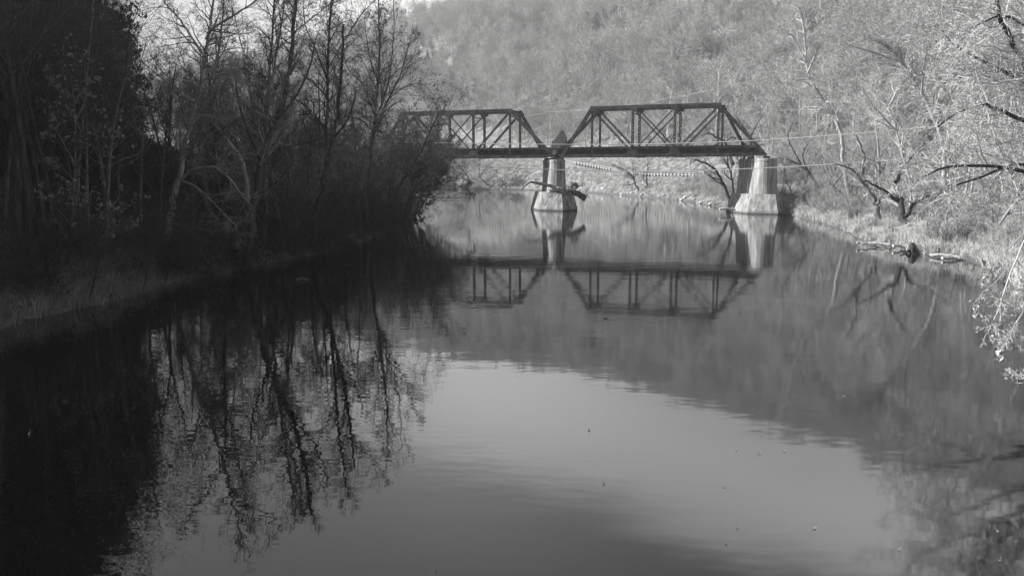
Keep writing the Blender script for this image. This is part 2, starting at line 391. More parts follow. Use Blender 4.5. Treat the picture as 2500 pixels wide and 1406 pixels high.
Fg = np.stack([I, I + 1, I + nx + 1, I + nx], 1)
def ground_mat():
    m = mat('leaf_litter_and_dry_grass', .17, .29, .35, rough=.95, bump=.6, bscale=2.5, detail=10)
    t = m.node_tree; n = t.nodes; l = t.links; b = n['Principled BSDF']; src = b.inputs['Base Color'].links[0].from_socket
    tx = n.new('ShaderNodeTexCoord')
    # the west bank has a darker ground colour, the open bank is dry bleached grass
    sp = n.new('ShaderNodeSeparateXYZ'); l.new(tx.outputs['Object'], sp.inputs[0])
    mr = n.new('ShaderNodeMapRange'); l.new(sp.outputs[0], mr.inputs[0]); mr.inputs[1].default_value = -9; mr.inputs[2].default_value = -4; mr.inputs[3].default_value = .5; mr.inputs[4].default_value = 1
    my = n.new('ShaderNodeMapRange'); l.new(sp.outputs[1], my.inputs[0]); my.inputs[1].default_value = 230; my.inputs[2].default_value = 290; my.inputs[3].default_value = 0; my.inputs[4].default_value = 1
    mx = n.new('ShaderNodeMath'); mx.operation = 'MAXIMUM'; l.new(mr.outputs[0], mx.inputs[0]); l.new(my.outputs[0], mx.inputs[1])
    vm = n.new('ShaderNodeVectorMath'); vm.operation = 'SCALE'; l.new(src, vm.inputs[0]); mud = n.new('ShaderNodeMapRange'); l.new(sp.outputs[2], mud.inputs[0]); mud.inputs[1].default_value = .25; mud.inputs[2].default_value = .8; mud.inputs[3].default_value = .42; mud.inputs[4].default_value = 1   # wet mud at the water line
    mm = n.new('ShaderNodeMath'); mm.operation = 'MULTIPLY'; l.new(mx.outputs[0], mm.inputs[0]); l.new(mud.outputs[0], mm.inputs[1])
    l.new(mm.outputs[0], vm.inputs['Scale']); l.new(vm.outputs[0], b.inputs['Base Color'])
    return m
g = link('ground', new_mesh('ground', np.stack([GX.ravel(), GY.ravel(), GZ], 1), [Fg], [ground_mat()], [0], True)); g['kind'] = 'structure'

# ------------------------------------------------------------------ river
def water_mat():
    m = bpy.data.materials.new('river_water'); m.use_nodes = True; t = m.node_tree; n = t.nodes; l = t.links
    b = n['Principled BSDF']; b.inputs['Base Color'].default_value = (.012, .012, .012, 1); b.inputs['Roughness'].default_value = .004
    b.inputs['IOR'].default_value = 1.95
    tx = n.new('ShaderNodeTexCoord')
    def nz(scale, stretch, detail, rot=0):
        mp = n.new('ShaderNodeMapping'); mp.inputs['Scale'].default_value = stretch; mp.inputs['Rotation'].default_value = (0, 0, rot); l.new(tx.outputs['Object'], mp.inputs[0])
        z = n.new('ShaderNodeTexNoise'); z.inputs['Scale'].default_value = scale; z.inputs['Detail'].default_value = detail; l.new(mp.outputs[0], z.inputs[0]); return z.outputs[0]
    small = nz(2.1, (1, 1.9, 1), .6, .25); mid = nz(.5, (1, 1.6, 1), .8, -.2); patch = nz(.045, (1, 1, 1), 2)
    pr = n.new('ShaderNodeMapRange'); l.new(patch, pr.inputs[0]); pr.inputs[1].default_value = .38; pr.inputs[2].default_value = .62; pr.inputs[3].default_value = .35; pr.inputs[4].default_value = 1.0
    # livelier ripples along the wooded west bank
    sp = n.new('ShaderNodeSeparateXYZ'); l.new(tx.outputs['Object'], sp.inputs[0])
    wr = n.new('ShaderNodeMapRange'); l.new(sp.outputs[0], wr.inputs[0]); wr.inputs[1].default_value = -6; wr.inputs[2].default_value = 1; wr.inputs[3].default_value = .6; wr.inputs[4].default_value = .2
    rg_ = n.new('ShaderNodeMapRange'); l.new(sp.outputs[0], rg_.inputs[0]); rg_.inputs[1].default_value = -5; rg_.inputs[2].default_value = 4; rg_.inputs[3].default_value = .006; rg_.inputs[4].default_value = .05   # faint wind-dulled skin on the open water
    l.new(rg_.outputs[0], b.inputs['Roughness'])
    mm = n.new('ShaderNodeMath'); mm.operation = 'MULTIPLY'; l.new(pr.outputs[0], mm.inputs[0]); l.new(wr.outputs[0], mm.inputs[1])
    b1 = n.new('ShaderNodeBump'); b1.inputs['Distance'].default_value = .0065; l.new(small, b1.inputs['Height']); l.new(mm.outputs[0], b1.inputs['Strength'])
    b2 = n.new('ShaderNodeBump'); b2.inputs['Distance'].default_value = .02; b2.inputs['Strength'].default_value = .2; l.new(mid, b2.inputs['Height']); l.new(b1.outputs[0], b2.inputs['Normal'])
    l.new(b2.outputs[0], b.inputs['Normal'])
    return m
wv = [(-880, -300, 0), (880, -300, 0), (880, 700, 0), (-880, 700, 0)]
wt = link('river_water', new_mesh('river_water', wv, [[(0, 1, 2, 3)]], [water_mat()], [0])); wt['kind'] = 'structure'

# ------------------------------------------------------------------ road beyond the river
def ribbon(name, halfw, off, dz, m, kind='structure'):
    V = []
    for i, p in enumerate(RD):
        a = RD[max(i - 1, 0)]; b = RD[min(i + 1, len(RD) - 1)]; t = (b - a); t.z = 0; t.normalize(); nn = Vector((-t.y, t.x, 0))
        for s in (-1, 1):
            q = p + nn * (off + s * halfw); V.append((q.x, q.y, q.z + dz))
    n = len(RD); F = [(2 * i, 2 * i + 1, 2 * i + 3, 2 * i + 2) for i in range(n - 1)]
    o = link(name, new_mesh(name, V, [F], [M[m]], [0]));  o['kind'] = kind
    return o
ribbon('road', 3.0, 0, .10, 'asphalt')
ribbon('road_line', .1, 2.6, .106, 'paint'); ribbon('road_line', .1, -2.6, .106, 'paint')

# ------------------------------------------------------------------ the railway bridge
TH = .364; U = Vector((math.cos(TH), -math.sin(TH), 0)); W_ = Vector((math.sin(TH), math.cos(TH), 0)); ZUP = Vector((0, 0, 1))
N0 = Vector((11.94, 130.04, 0)); PL, BW, ZB, TH_ = 6.14, 4.51, 7.985, 7.455
def bp(i, j, z): return N0 + U * (i * PL) + W_ * (j * BW) + ZUP * (ZB + z)
def box_geo(c, ax, ay, az):
    """box centred c with half axes"""
    V = [c + ax * sx + ay * sy + az * sz for sx in (-1, 1) for sy in (-1, 1) for sz in (-1, 1)]
    F = [(0, 1, 3, 2), (4, 6, 7, 5), (0, 4, 5, 1), (2, 3, 7, 6), (0, 2, 6, 4), (1, 5, 7, 3)]
    return np.array([tuple(v) for v in V]), np.array(F)
def bar(a, b, wy, wz, side=None, sec='box'):
    """member from a to b; wy width along side, wz the other. sec: box, ell, h (two flanges and a web), laced (two channels with lacing)"""
    a, b = Vector(a), Vector(b); t = (b - a); Ln = t.length; t.normalize(); side = Vector(side or W_)
    side = (side - t * side.dot(t)).normalized(); up = t.cross(side).normalized(); c = (a + b) / 2
    if sec == 'box': return merge_geo([box_geo(c, t * Ln / 2, side * wy / 2, up * wz / 2)])
    if sec == 'h':
        P = [box_geo(c + up * s * (wz / 2 - .02), t * Ln / 2, side * wy / 2, up * .02) for s in (-1, 1)]
        P.append(box_geo(c, t * Ln / 2, side * .02, up * (wz / 2 - .041))); return merge_geo(P)
    P = [box_geo(c + up * s * (wz / 2 - .035), t * Ln / 2, side * wy / 2, up * .035) for s in (-1, 1)]
    n = max(4, int(Ln / (wz * 1.3)))
    for k in range(n):
        s = 1 if k % 2 else -1; f0 = -Ln / 2 + Ln * k / n; f1 = -Ln / 2 + Ln * (k + 1) / n
        for q in (-1, 1):
            A = c + t * f0 + up * (-s) * (wz / 2 - .08) + side * q * (wy / 2 - .012); B = c + t * f1 + up * s * (wz / 2 - .08) + side * q * (wy / 2 - .012)
            tt = (B - A); l2 = tt.length; tt.normalize(); uu = tt.cross(side).normalized()
            P.append(box_geo((A + B) / 2, tt * l2 / 2, side * .01, uu * .04))
    return merge_geo(P)
def merge_geo(P):
    V, F, b = [], [], 0
    for v, f in P: V.append(v); F.append(f + b); b += len(v)
    return np.concatenate(V), np.concatenate(F)
def part(name, geo, m, parent, label=None, origin=None):
    V, F = geo; o_ = parent.matrix_world.translation if origin is None else origin
    V = V - np.array(tuple(parent.location))
    o = link(name, new_mesh(name, V, [F], [M[m]], [0]), parent)
    if label: o['label'] = label
    return o
def truss_span(nodes, ends_near, ends_far, label, brace_panel):
    """nodes: the four inner panel points along the axis; ends: (left, right) for near and far truss"""
    base = bp((ends_near[0] + ends_near[1]) / 2, .5, 0)
    t = thing('truss_bridge_span', label, 'bridge', base)
    top = TH_ - .22; bc = .26
    for j, (e0, e1) in ((0, ends_near), (1, ends_far)):
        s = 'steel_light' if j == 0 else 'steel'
        part('top_chord', bar(bp(nodes[0] - .05, j, top), bp(nodes[-1] + .05, j, top), .42, .42, W_), s, t)
        part('bottom_chord', bar(bp(e0, j, bc - .03), bp(e1, j, bc - .03), .34, .40, W_), s, t)
        for e, nn in ((e0, nodes[0]), (e1, nodes[-1])):
            part('end_post', bar(bp(e + (.06 if e < nn else -.06), j, bc + .1), bp(nn, j, top), .44, .46, W_, 'box'), s, t)
            part('bearing_shoe', box_geo(bp(e, j, -.17), U * .45, W_ * .35, ZUP * .16), 'steel', t)
        for k, nn in enumerate(nodes):
            out_ = k in (0, len(nodes) - 1)
            part('vertical', bar(bp(nn, j, bc + .2), bp(nn, j, top - .21), .30, .34 if not out_ else .28, W_, 'laced'), s, t)
            if not out_:
                cpt = bp(nn, j, .42); q = -1 if j == 0 else 1
                V = [cpt + U * x + ZUP * z + W_ * (q * .215 + y) for y in (-.015, .015) for x, z in ((-.85, -.45), (.85, -.45), (.85, .1), (.45, .75), (-.45, .75), (-.85, .1))]
                V = np.array([tuple(v) for v in V]); 
                F = [(0, 1, 2, 3), (0, 3, 4, 5), (6, 9, 8, 7), (6, 11, 10, 9)] + [(a, (a + 1) % 6, (a + 1) % 6 + 6, a + 6) for a in range(6)]
                part('gusset_plate', (V, np.array(F)), s, t)
            part('top_gusset', box_geo(bp(nn, j, top - .38), U * .55, W_ * .225, ZUP * .17), s, t)
        for k in range(len(nodes) - 1):
            a, b = nodes[k], nodes[k + 1]
            if k < brace_panel: dg = [(a, b, 1)]
            elif k > brace_panel: dg = [(a, b, -1)]
            else: dg = [(a, b, 1), (a, b, -1)]
            for a_, b_, s_ in dg:
                thick = .3 if k != brace_panel else .18
                p0 = bp(a_, j, top - .25 if s_ > 0 else bc + .35); p1 = bp(b_, j, bc + .35 if s_ > 0 else top - .25)
                off = W_ * (.06 if s_ > 0 else -.06)
                part('diagonal', bar(p0 + off, p1 + off, .1 if k == brace_panel else .26, thick, W_, 'box' if k == brace_panel else 'laced'), s, t)
    for k, nn in enumerate(nodes):
        part('floor_beam', bar(bp(nn, .05, .55), bp(nn, .95, .55), .3, .7, U, 'h'), 'steel', t)
        part('sway_strut', bar(bp(nn, .05, top - .02), bp(nn, .95, top - .02), .2, .2, U), 'steel', t)
        part('sway_strut', bar(bp(nn, .05, top - .95), bp(nn, .95, top - .95), .14, .14, U), 'steel', t)
        for a_, b_ in ((.05, .5), (.95, .5)):
            part('knee_brace', bar(bp(nn, a_, top - .9), bp(nn, b_, top - .1), .08, .1, U), 'steel', t)
    for k in range(len(nodes) - 1):
        a, b = nodes[k], nodes[k + 1]
        part('lateral_brace', bar(bp(a, .04, top + .12), bp(b, .96, top + .12), .08, .1, ZUP), 'steel', t)
        part('lateral_brace', bar(bp(a, .96, top + .20), bp(b, .04, top + .20), .08, .1, ZUP), 'steel', t)
    def ee(k, y): return ends_near[k] + (ends_far[k] - ends_near[k]) * y
    for y in (.30, .70):
        part('stringer', bar(bp(ee(0, y) + .02, y, .82), bp(ee(1, y) - .02, y, .82), .3, .72, W_, 'h'), 'steel', t)
    for y in (.34, .66):
        part('rail', bar(bp(ee(0, y) + .02, y, 1.49), bp(ee(1, y) - .02, y, 1.49), .07, .15, W_), 'rail', t)
    for y in (.11, .89):
        part('guard_timber', bar(bp(ee(0, y) + .02, y, 1.475), bp(ee(1, y) - .02, y, 1.475), .16, .12, W_), 'tie', t)
    v, f = box_geo(Vector((0, 0, 0)), U * .125, W_ * 1.95, ZUP * .115)
    me = new_mesh('railway_tie', v, [f], [M['tie']], [0]); x0, x1 = ee(0, .5) * PL + .3, ee(1, .5) * PL - .3
    n = int((x1 - x0) / .46)
    for k in range(n):
        p = bp((x0 + (x1 - x0) * k / (n - 1)) / PL, .5, 1.30) + W_ * rnd.uniform(-.06, .06)
        o = link('railway_tie', me, t, p - t.location); o.rotation_euler = (0, 0, rnd.uniform(-.02, .02))
    return t
GL = 2.135
truss_span([0, 1, 2, 3], (-.80, 4.10), (-1.22, 3.68), 'right black steel truss span standing between the driftwood pier and the bank pier', 1)
truss_span([-GL - 3, -GL - 2, -GL - 1, -GL], (-GL - 3.85, -.96), (-GL - 4.25, -1.38), 'left black steel truss span reaching from the driftwood pier into the dark trees', 1)
# approach girders on the two banks
def approach(i0, i1, label):
    base = bp((i0 + i1) / 2, .5, 0); t = thing('girder_bridge_span', label, 'bridge', base)
    for y in (.22, .78): part('girder', bar(bp(i0, y, .62), bp(i1, y, .62), .35, 1.15, W_, 'h'), 'steel', t)
    for y in (.34, .66): part('rail', bar(bp(i0, y, 1.49), bp(i1, y, 1.49), .07, .15, W_), 'rail', t)
    v, f = box_geo(Vector((0, 0, 0)), U * .125, W_ * 1.95, ZUP * .1); me = new_mesh('railway_tie', v, [f], [M['tie']], [0])
    n = int(abs(i1 - i0) * PL / .5)
    for k in range(n): link('railway_tie', me, t, bp(i0 + (i1 - i0) * (k + .5) / n, .5, 1.305) - t.location)
approach(-GL - 8.4, -GL - 4.3, 'low black girder span hidden behind the left bank trees')

def pier(i_near, i_far, w_top, w_bot, z_top, z_base, foot, label, foot_top_in=.35, foot_len=1.0):
    a, b = bp(i_near, 0, 0), bp(i_far, 1, 0); a.z = b.z = 0; c = (a + b) / 2; ax = (b - a).normalized(); half = (b - a).length / 2 + .55
    sx = Vector((ax.y, -ax.x, 0)); t = thing('bridge_pier', label, 'bridge pier', c)
    def outl(w, hl, nose, rnd_, n=9):
        P = []
        for s in (-1, 1):
            if rnd_:
                for k in range(n):
                    an = math.pi * k / (n - 1); P.append(sx * (-s * -1 * math.cos(an) * w / 2) * 1 + ax * (s * (hl + math.sin(an) * nose)))
            else:
                P += [sx * (s * w / 2) * 1 + ax * (s * hl), ax * (s * (hl + nose)), sx * (-s * w / 2) + ax * (s * hl)]
        return P
    def loft(levels, rnd_):
        V, F, m = [], [], 0
        for z, w, hl, nose in levels:
            P = outl(w, hl, nose, rnd_)
            if rnd_:   # keep a consistent winding
                P = sorted(P, key=lambda p: math.atan2(p.dot(ax), p.dot(sx)))
            m = len(P); V += [tuple(c + p + ZUP * z) for p in P]
        for k in range(len(levels) - 1):
            F += [(k * m + i, k * m + (i + 1) % m, (k + 1) * m + (i + 1) % m, (k + 1) * m + i) for i in range(m)]
        base = (len(levels) - 1) * m; V.append(tuple(c + ZUP * levels[-1][0])); ci = len(V) - 1
        tri = [(base + i, base + (i + 1) % m, ci) for i in range(m)]
        return np.array(V), np.array(F), np.array(tri)
    def add(name, levels, rnd_):
        V, F, T = loft(levels, rnd_); V = V - np.array(tuple(t.location))
        o = link(name, new_mesh(name, V, [F, T], [M['concrete']], [0, 0]), t)
        if True:
            bv = o.modifiers.new('b', 'BEVEL'); bv.width = .04 if rnd_ else .12; bv.segments = 2; bv.limit_method = 'ANGLE'; bv.angle_limit = R(50 if rnd_ else 12)
        return o
    add('shaft', [(z_base - .05, w_bot, half, w_bot * .5), (z_base + (z_top - z_base) * .5, (w_bot + w_top) / 2 - .05, half, w_top * .5), (z_top - .42, w_top, half - .05, w_top * .5)], True)
    add('coping', [(z_top - .41, w_top + .14, half + .0, w_top * .5 + .05), (z_top - .02, w_top + .12, half, w_top * .5 + .05)], True)
    w0, w1, l0, l1, n0, n1, zb = foot
    add('footing', [(-1.6, w1 + .1, l1, n1), (.02, w1 + .12, l1, n1 + .06), (.62, w1, l1, n1), (.66, w1 - .12, l1 - .05, n1 - .06), (z_base, w0, l0, n0)], False)
    return t
# footing tuple: top width, bottom width, half side length top/bottom, nose top/bottom
pc = pier(-.88, -1.30, 2.1, 2.55, ZB - .33, 2.8, (4.7, 5.9, 3.2, 3.4, 2.7, 3.4, 0), 'rounded concrete river pier with driftwood caught on its wide footing')
pr_ = pier(4.08, 3.66, 2.55, 3.0, ZB - .33, 2.72, (4.5, 5.9, 3.4, 3.6, 2.6, 3.3, 0), 'broad concrete pier at the foot of the right bank')
pl_ = pier(-GL - 3.98, -GL - 4.38, 2.2, 2.6, ZB - .33, 2.5, (3.2, 5.0, 3.2, 3.4, 1.6, 3.0, 0), 'concrete pier hidden among the trees of the left bank')
#6.5, 6.1, 2.2, 2.6, ZB - .33, 3.0, (3.2, 5.0, 3.2, 3.4, 1.6, 3.0, 0), 'concrete abutment pier behind the right bank brush')
pz_ = pier(-GL - 8.3, -GL - 8.7, 2.2, 2.6, ZB - .33, 3.0, (3.2, 5.0, 3.2, 3.4, 1.6, 3.0, 0), 'farthest left concrete pier, deep in the dark wood')

# ------------------------------------------------------------------ tree kinds (bare, early winter)
random.seed(3)
CF_L = dict(CF_TALL)
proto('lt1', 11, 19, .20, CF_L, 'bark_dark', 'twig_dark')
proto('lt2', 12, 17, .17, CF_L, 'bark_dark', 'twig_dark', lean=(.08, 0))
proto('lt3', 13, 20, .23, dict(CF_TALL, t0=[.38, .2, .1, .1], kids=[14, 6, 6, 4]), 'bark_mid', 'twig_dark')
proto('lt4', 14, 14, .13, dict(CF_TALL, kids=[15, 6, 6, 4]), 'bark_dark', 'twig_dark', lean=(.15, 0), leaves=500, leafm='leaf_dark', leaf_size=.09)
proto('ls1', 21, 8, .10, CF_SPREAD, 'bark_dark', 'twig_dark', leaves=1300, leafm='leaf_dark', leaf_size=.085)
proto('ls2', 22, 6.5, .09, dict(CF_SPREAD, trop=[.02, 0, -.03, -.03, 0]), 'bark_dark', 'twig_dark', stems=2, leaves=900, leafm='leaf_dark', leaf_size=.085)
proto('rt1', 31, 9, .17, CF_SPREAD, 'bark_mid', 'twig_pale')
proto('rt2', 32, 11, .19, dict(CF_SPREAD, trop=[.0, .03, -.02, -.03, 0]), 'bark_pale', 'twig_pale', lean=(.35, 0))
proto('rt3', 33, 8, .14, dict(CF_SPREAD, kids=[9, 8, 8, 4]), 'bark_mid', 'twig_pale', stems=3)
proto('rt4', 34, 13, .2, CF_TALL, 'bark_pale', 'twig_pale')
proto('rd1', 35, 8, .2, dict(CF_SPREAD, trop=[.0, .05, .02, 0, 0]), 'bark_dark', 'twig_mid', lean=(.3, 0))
proto('wh1', 41, 15, .22, dict(CF_FAR, kids=[12, 6, 5], t0=[.35, .2, .1], wig=[.08, .2, .22, .25]), 'white_bark', 'twig_pale')
proto('wh2', 42, 13, .18, dict(CF_FAR, kids=[11, 6, 5], t0=[.3, .2, .1], wig=[.1, .2, .22, .25]), 'white_bark', 'twig_pale')
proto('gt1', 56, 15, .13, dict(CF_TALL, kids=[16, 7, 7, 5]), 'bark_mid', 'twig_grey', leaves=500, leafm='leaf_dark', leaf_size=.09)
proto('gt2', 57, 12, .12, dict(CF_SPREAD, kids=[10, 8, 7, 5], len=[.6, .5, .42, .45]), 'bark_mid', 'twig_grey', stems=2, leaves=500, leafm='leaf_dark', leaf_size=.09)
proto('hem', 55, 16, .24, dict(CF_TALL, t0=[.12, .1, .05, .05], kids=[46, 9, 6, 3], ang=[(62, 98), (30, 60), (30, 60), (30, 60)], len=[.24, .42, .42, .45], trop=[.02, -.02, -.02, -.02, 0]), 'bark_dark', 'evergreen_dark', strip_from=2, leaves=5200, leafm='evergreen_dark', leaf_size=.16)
proto('sb1', 51, 3.2, .045, dict(CF_SHRUB, rmin=.009), 'bark_mid', 'twig_pale', stems=5)
proto('sb2', 52, 3.6, .05, dict(CF_SHRUB, rmin=.009), 'bark_dark', 'twig_mid', stems=4)

# ---- scatter of what nobody could count: instances on points
STORE = bpy.data.collections.new('growth_sources')
def source(coll, name, V, F, mats, mi):
    o = bpy.data.objects.new(name, new_mesh(name, V, F, mats, mi)); coll.objects.link(o); return o
def scatter(name, pts, rot, scl, idx, coll):
    me = bpy.data.meshes.new(name); me.from_pydata([tuple(p) for p in pts], [], [])
    a = me.attributes.new('rot', 'FLOAT_VECTOR', 'POINT'); a.data.foreach_set('vector', np.asarray(rot, np.float32).ravel())
    a = me.attributes.new('scl', 'FLOAT', 'POINT'); a.data.foreach_set('value', np.asarray(scl, np.float32))
    a = me.attributes.new('idx', 'INT', 'POINT'); a.data.foreach_set('value', np.asarray(idx, np.int32))
    o = link(name, me); o['kind'] = 'stuff'
    ng = bpy.data.node_groups.new(name + '_nodes', 'GeometryNodeTree')
    ng.interface.new_socket('Geometry', in_out='INPUT', socket_type='NodeSocketGeometry'); ng.interface.new_socket('Geometry', in_out='OUTPUT', socket_type='NodeSocketGeometry')
    n = ng.nodes; l = ng.links; gi = n.new('NodeGroupInput'); go = n.new('NodeGroupOutput')
    iop = n.new('GeometryNodeInstanceOnPoints'); ci = n.new('GeometryNodeCollectionInfo'); ci.inputs['Collection'].default_value = coll
    ci.inputs['Separate Children'].default_value = True; ci.inputs['Reset Children'].default_value = True
    def at_(nm, ty):
        q = n.new('GeometryNodeInputNamedAttribute'); q.data_type = ty; q.inputs['Name'].default_value = nm; return q.outputs['Attribute']
    l.new(gi.outputs[0], iop.inputs['Points']); l.new(ci.outputs[0], iop.inputs['Instance']); iop.inputs['Pick Instance'].default_value = True
    l.new(at_('idx', 'INT'), iop.inputs['Instance Index']); l.new(at_('rot', 'FLOAT_VECTOR'), iop.inputs['Rotation']); l.new(at_('scl', 'FLOAT'), iop.inputs['Scale'])
    l.new(iop.outputs[0], go.inputs[0]); md = o.modifiers.new('growth', 'NODES'); md.node_group = ng
    return o
rs = np.random.RandomState(5)
cw = bpy.data.collections.new('far_wood_sources')
for k in range(9):
    cf = dict(CF_FAR); cf['kids'] = [[16, 10, 9], [14, 9, 8], [12, 10, 9]][k % 3]; cf['t0'] = [[.28, .15, .05], [.4, .15, .05], [.2, .1, .05]][k % 3]
    tr, cr, _ = tree_geo(200 + k, [14, 16, 11][k % 3], [.25, .3, .19][k % 3], cf, strip_from=3, stems=1 if k % 3 else 1, lean=(rs.uniform(-.12, .12), 0))
    V = np.concatenate([tr[0], cr[0]]); F = tr[1] + [f + len(tr[0]) for f in cr[1]]
    tm = ['wood_trunk', 'bark_pale', 'wood_trunk'][k % 3]
    source(cw, 'wood_tree_%02d' % k, V, F, [M[tm], M['wood_twig']], [0] * len(tr[1]) + [1] * len(cr[1]))
for k in range(2):       # evergreens among the bare trees
    tr, cr, _ = tree_geo(230 + k, 9, .2, dict(CF_FAR, kids=[26, 9, 7], t0=[.06, .1, .05], ang=[(60, 95), (30, 60), (30, 60)], len=[.3, .45, .45], rmin=.05), strip_from=3)
    V = np.concatenate([tr[0], cr[0]]); F = tr[1] + [f + len(tr[0]) for f in cr[1]]
    source(cw, 'wood_tree_%02d' % (9 + k), V, F, [M['bark_dark'], M['evergreen']], [0] * len(tr[1]) + [1] * len(cr[1]))
xs = []; Yv = 150.
X, Y = np.meshgrid(np.arange(-330, 430, 4.9), np.arange(120, 640, 4.9)); X = X.ravel() + rs.uniform(-3.6, 3.6, X.size); Y = Y.ravel() + rs.uniform(-3.6, 3.6, Y.size)
az = np.degrees(np.arctan2(X, Y)); m = (az > -31) & (az < 40); X, Y, az = X[m], Y[m], az[m]
rd, ri, rt = dist_line(X, Y, RDa); a = RDa[ri]; b = RDa[ri + 1]
bey = ((b[:, 0] - a[:, 0]) * (Y - a[:, 1]) - (b[:, 1] - a[:, 1]) * (X - a[:, 0])) > 0
m = bey & (rd > 9) & (rd < 210); X, Y, az, rd = X[m], Y[m], az[m], rd[m]
Z = ground_z(X, Y) - .3
ev = vnoise(X * .9 + Y * .5, Y * .25, 26., 21.) + rs.normal(0, .10, len(X))      # evergreens keep to the gullies
idx = np.where((ev > .27) & (rs.rand(len(X)) < .75), 9 + rs.randint(0, 2, len(X)), rs.randint(0, 9, len(X)))
scl = rs.uniform(.7, 1.15, len(X)) * np.where(rd < 25, .8, 1)
rot = np.stack([rs.normal(0, .05, len(X)), rs.normal(0, .05, len(X)), rs.uniform(0, 6.28, len(X))], 1)
scatter('distant_wood', np.stack([X, Y, Z], 1), rot, scl, idx, cw)

# ---- undergrowth and grass
cb = bpy.data.collections.new('brush_sources'); cg = bpy.data.collections.new('grass_sources'); cd = bpy.data.collections.new('dark_brush_sources')
def brush(coll, k, seed, h, bark, twig, leafm=None, nl=0):
    tr, cr, lp = tree_geo(seed, h, .03, dict(CF_SHRUB, kids=[6, 6, 4], rmin=.007), stems=6, strip_from=2, leaves=nl)
    P = [tr, cr]; V = np.concatenate([tr[0], cr[0]]); F = tr[1] + [f + len(tr[0]) for f in cr[1]]; mi = [0] * len(tr[1]) + [1] * len(cr[1]); mm = [M[bark], M[twig]]
    if lp:
        lv, lf = leaves_geo(lp, .11, np.random.RandomState(seed)); F.append(lf + len(V)); V = np.concatenate([V, lv]); mi.append(2); mm.append(M[leafm])
    source(coll, 'brush_%02d' % k, V, F, mm, mi)
for k in range(4): brush(cb, k, 300 + k, [2.2, 2.8, 1.8, 2.4][k], 'bark_mid', 'twig_pale' if k != 3 else 'twig_mid')
for k in range(4): brush(cd, k, 320 + k, [2.4, 3.0, 1.8, 2.6][k], 'bark_dark', 'twig_dark', 'leaf_dark', 180 if k % 2 else 60)
def tuft(coll, k, n, h, m, spread=.35):
    r = random.Random(400 + k); L_ = []
    for _ in range(n):
        a = r.uniform(0, 6.28); q = r.uniform(0, spread); d = r.uniform(.1, .7); hh = h * r.uniform(.5, 1.1); x, y = math.cos(a) * q, math.sin(a) * q; b2 = a + r.gauss(0, .7)
        L_.append(([(x, y, -.05), (x + math.cos(b2) * d * .3 * hh, y + math.sin(b2) * d * .3 * hh, hh * .6), (x + math.cos(b2) * d * .95 * hh, y + math.sin(b2) * d * .95 * hh, hh * (1 - d * .4))], [.011, .009, .003]))
    V, F = strips(L_, np.random.RandomState(k)); source(coll, 'tuft_%02d' % k, V, [F], [M[m]], [0])
for k in range(4): tuft(cg, k, 70, [.6, .9, .5, .75][k], 'grass')
ck = bpy.data.collections.new('dark_grass_sources')
for k in range(3): tuft(ck, k, 60, [.6, .9, .5][k], 'grass_dark')
def sprinkle(n, x0, x1, y0, y1, side, dmin, dmax, dens=None):
    X = rs.uniform(x0, x1, n); Y = rs.uniform(y0, y1, n)
    dl, _, _ = dist_line(X, Y, LBa); dr, _, _ = dist_line(X, Y, RBa); wat = in_poly(X, Y, POLY); d = dl if side == 'L' else dr
    az = np.degrees(np.arctan2(X, Y))
    m = (~wat) & (d > dmin) & (d < dmax) & ((dl < dr) if side == 'L' else (dr <= dl)) & (np.abs(az) < 38)
    rd, _, _ = dist_line(X, Y, RDa); m &= rd > 4.5
    if dens is not None: m &= dens(X, Y, d)
    X, Y = X[m], Y[m]; return X, Y, ground_z(X, Y) - .03, d[m]
def put(name, S, coll, nk, s0, s1, tilt=.12):
    X, Y, Z, d = S; n = len(X)
    scatter(name, np.stack([X, Y, Z], 1), np.stack([rs.normal(0, tilt, n), rs.normal(0, tilt, n), rs.uniform(0, 6.28, n)], 1), rs.uniform(s0, s1, n), rs.randint(0, nk, n), coll)
dn1 = lambda X, Y, d: (vnoise(X, Y, 7., 2.) > -.12)
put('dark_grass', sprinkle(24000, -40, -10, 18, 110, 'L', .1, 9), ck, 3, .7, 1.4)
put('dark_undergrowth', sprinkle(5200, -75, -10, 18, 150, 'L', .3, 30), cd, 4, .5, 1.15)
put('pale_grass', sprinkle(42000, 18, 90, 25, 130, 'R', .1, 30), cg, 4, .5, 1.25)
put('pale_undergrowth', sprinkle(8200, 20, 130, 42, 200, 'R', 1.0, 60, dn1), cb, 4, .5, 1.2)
put('far_bank_grass', sprinkle(60000, -130, 75, 120, 480, 'R', .2, 80), cg, 4, .8, 1.8)
put('far_bank_brush', sprinkle(2600, -130, 80, 150, 480, 'R', 1.0, 70, lambda X, Y, d: (vnoise(X, Y, 14., 4.) > .18) | (X < 5)), cb, 4, .45, 1.1)

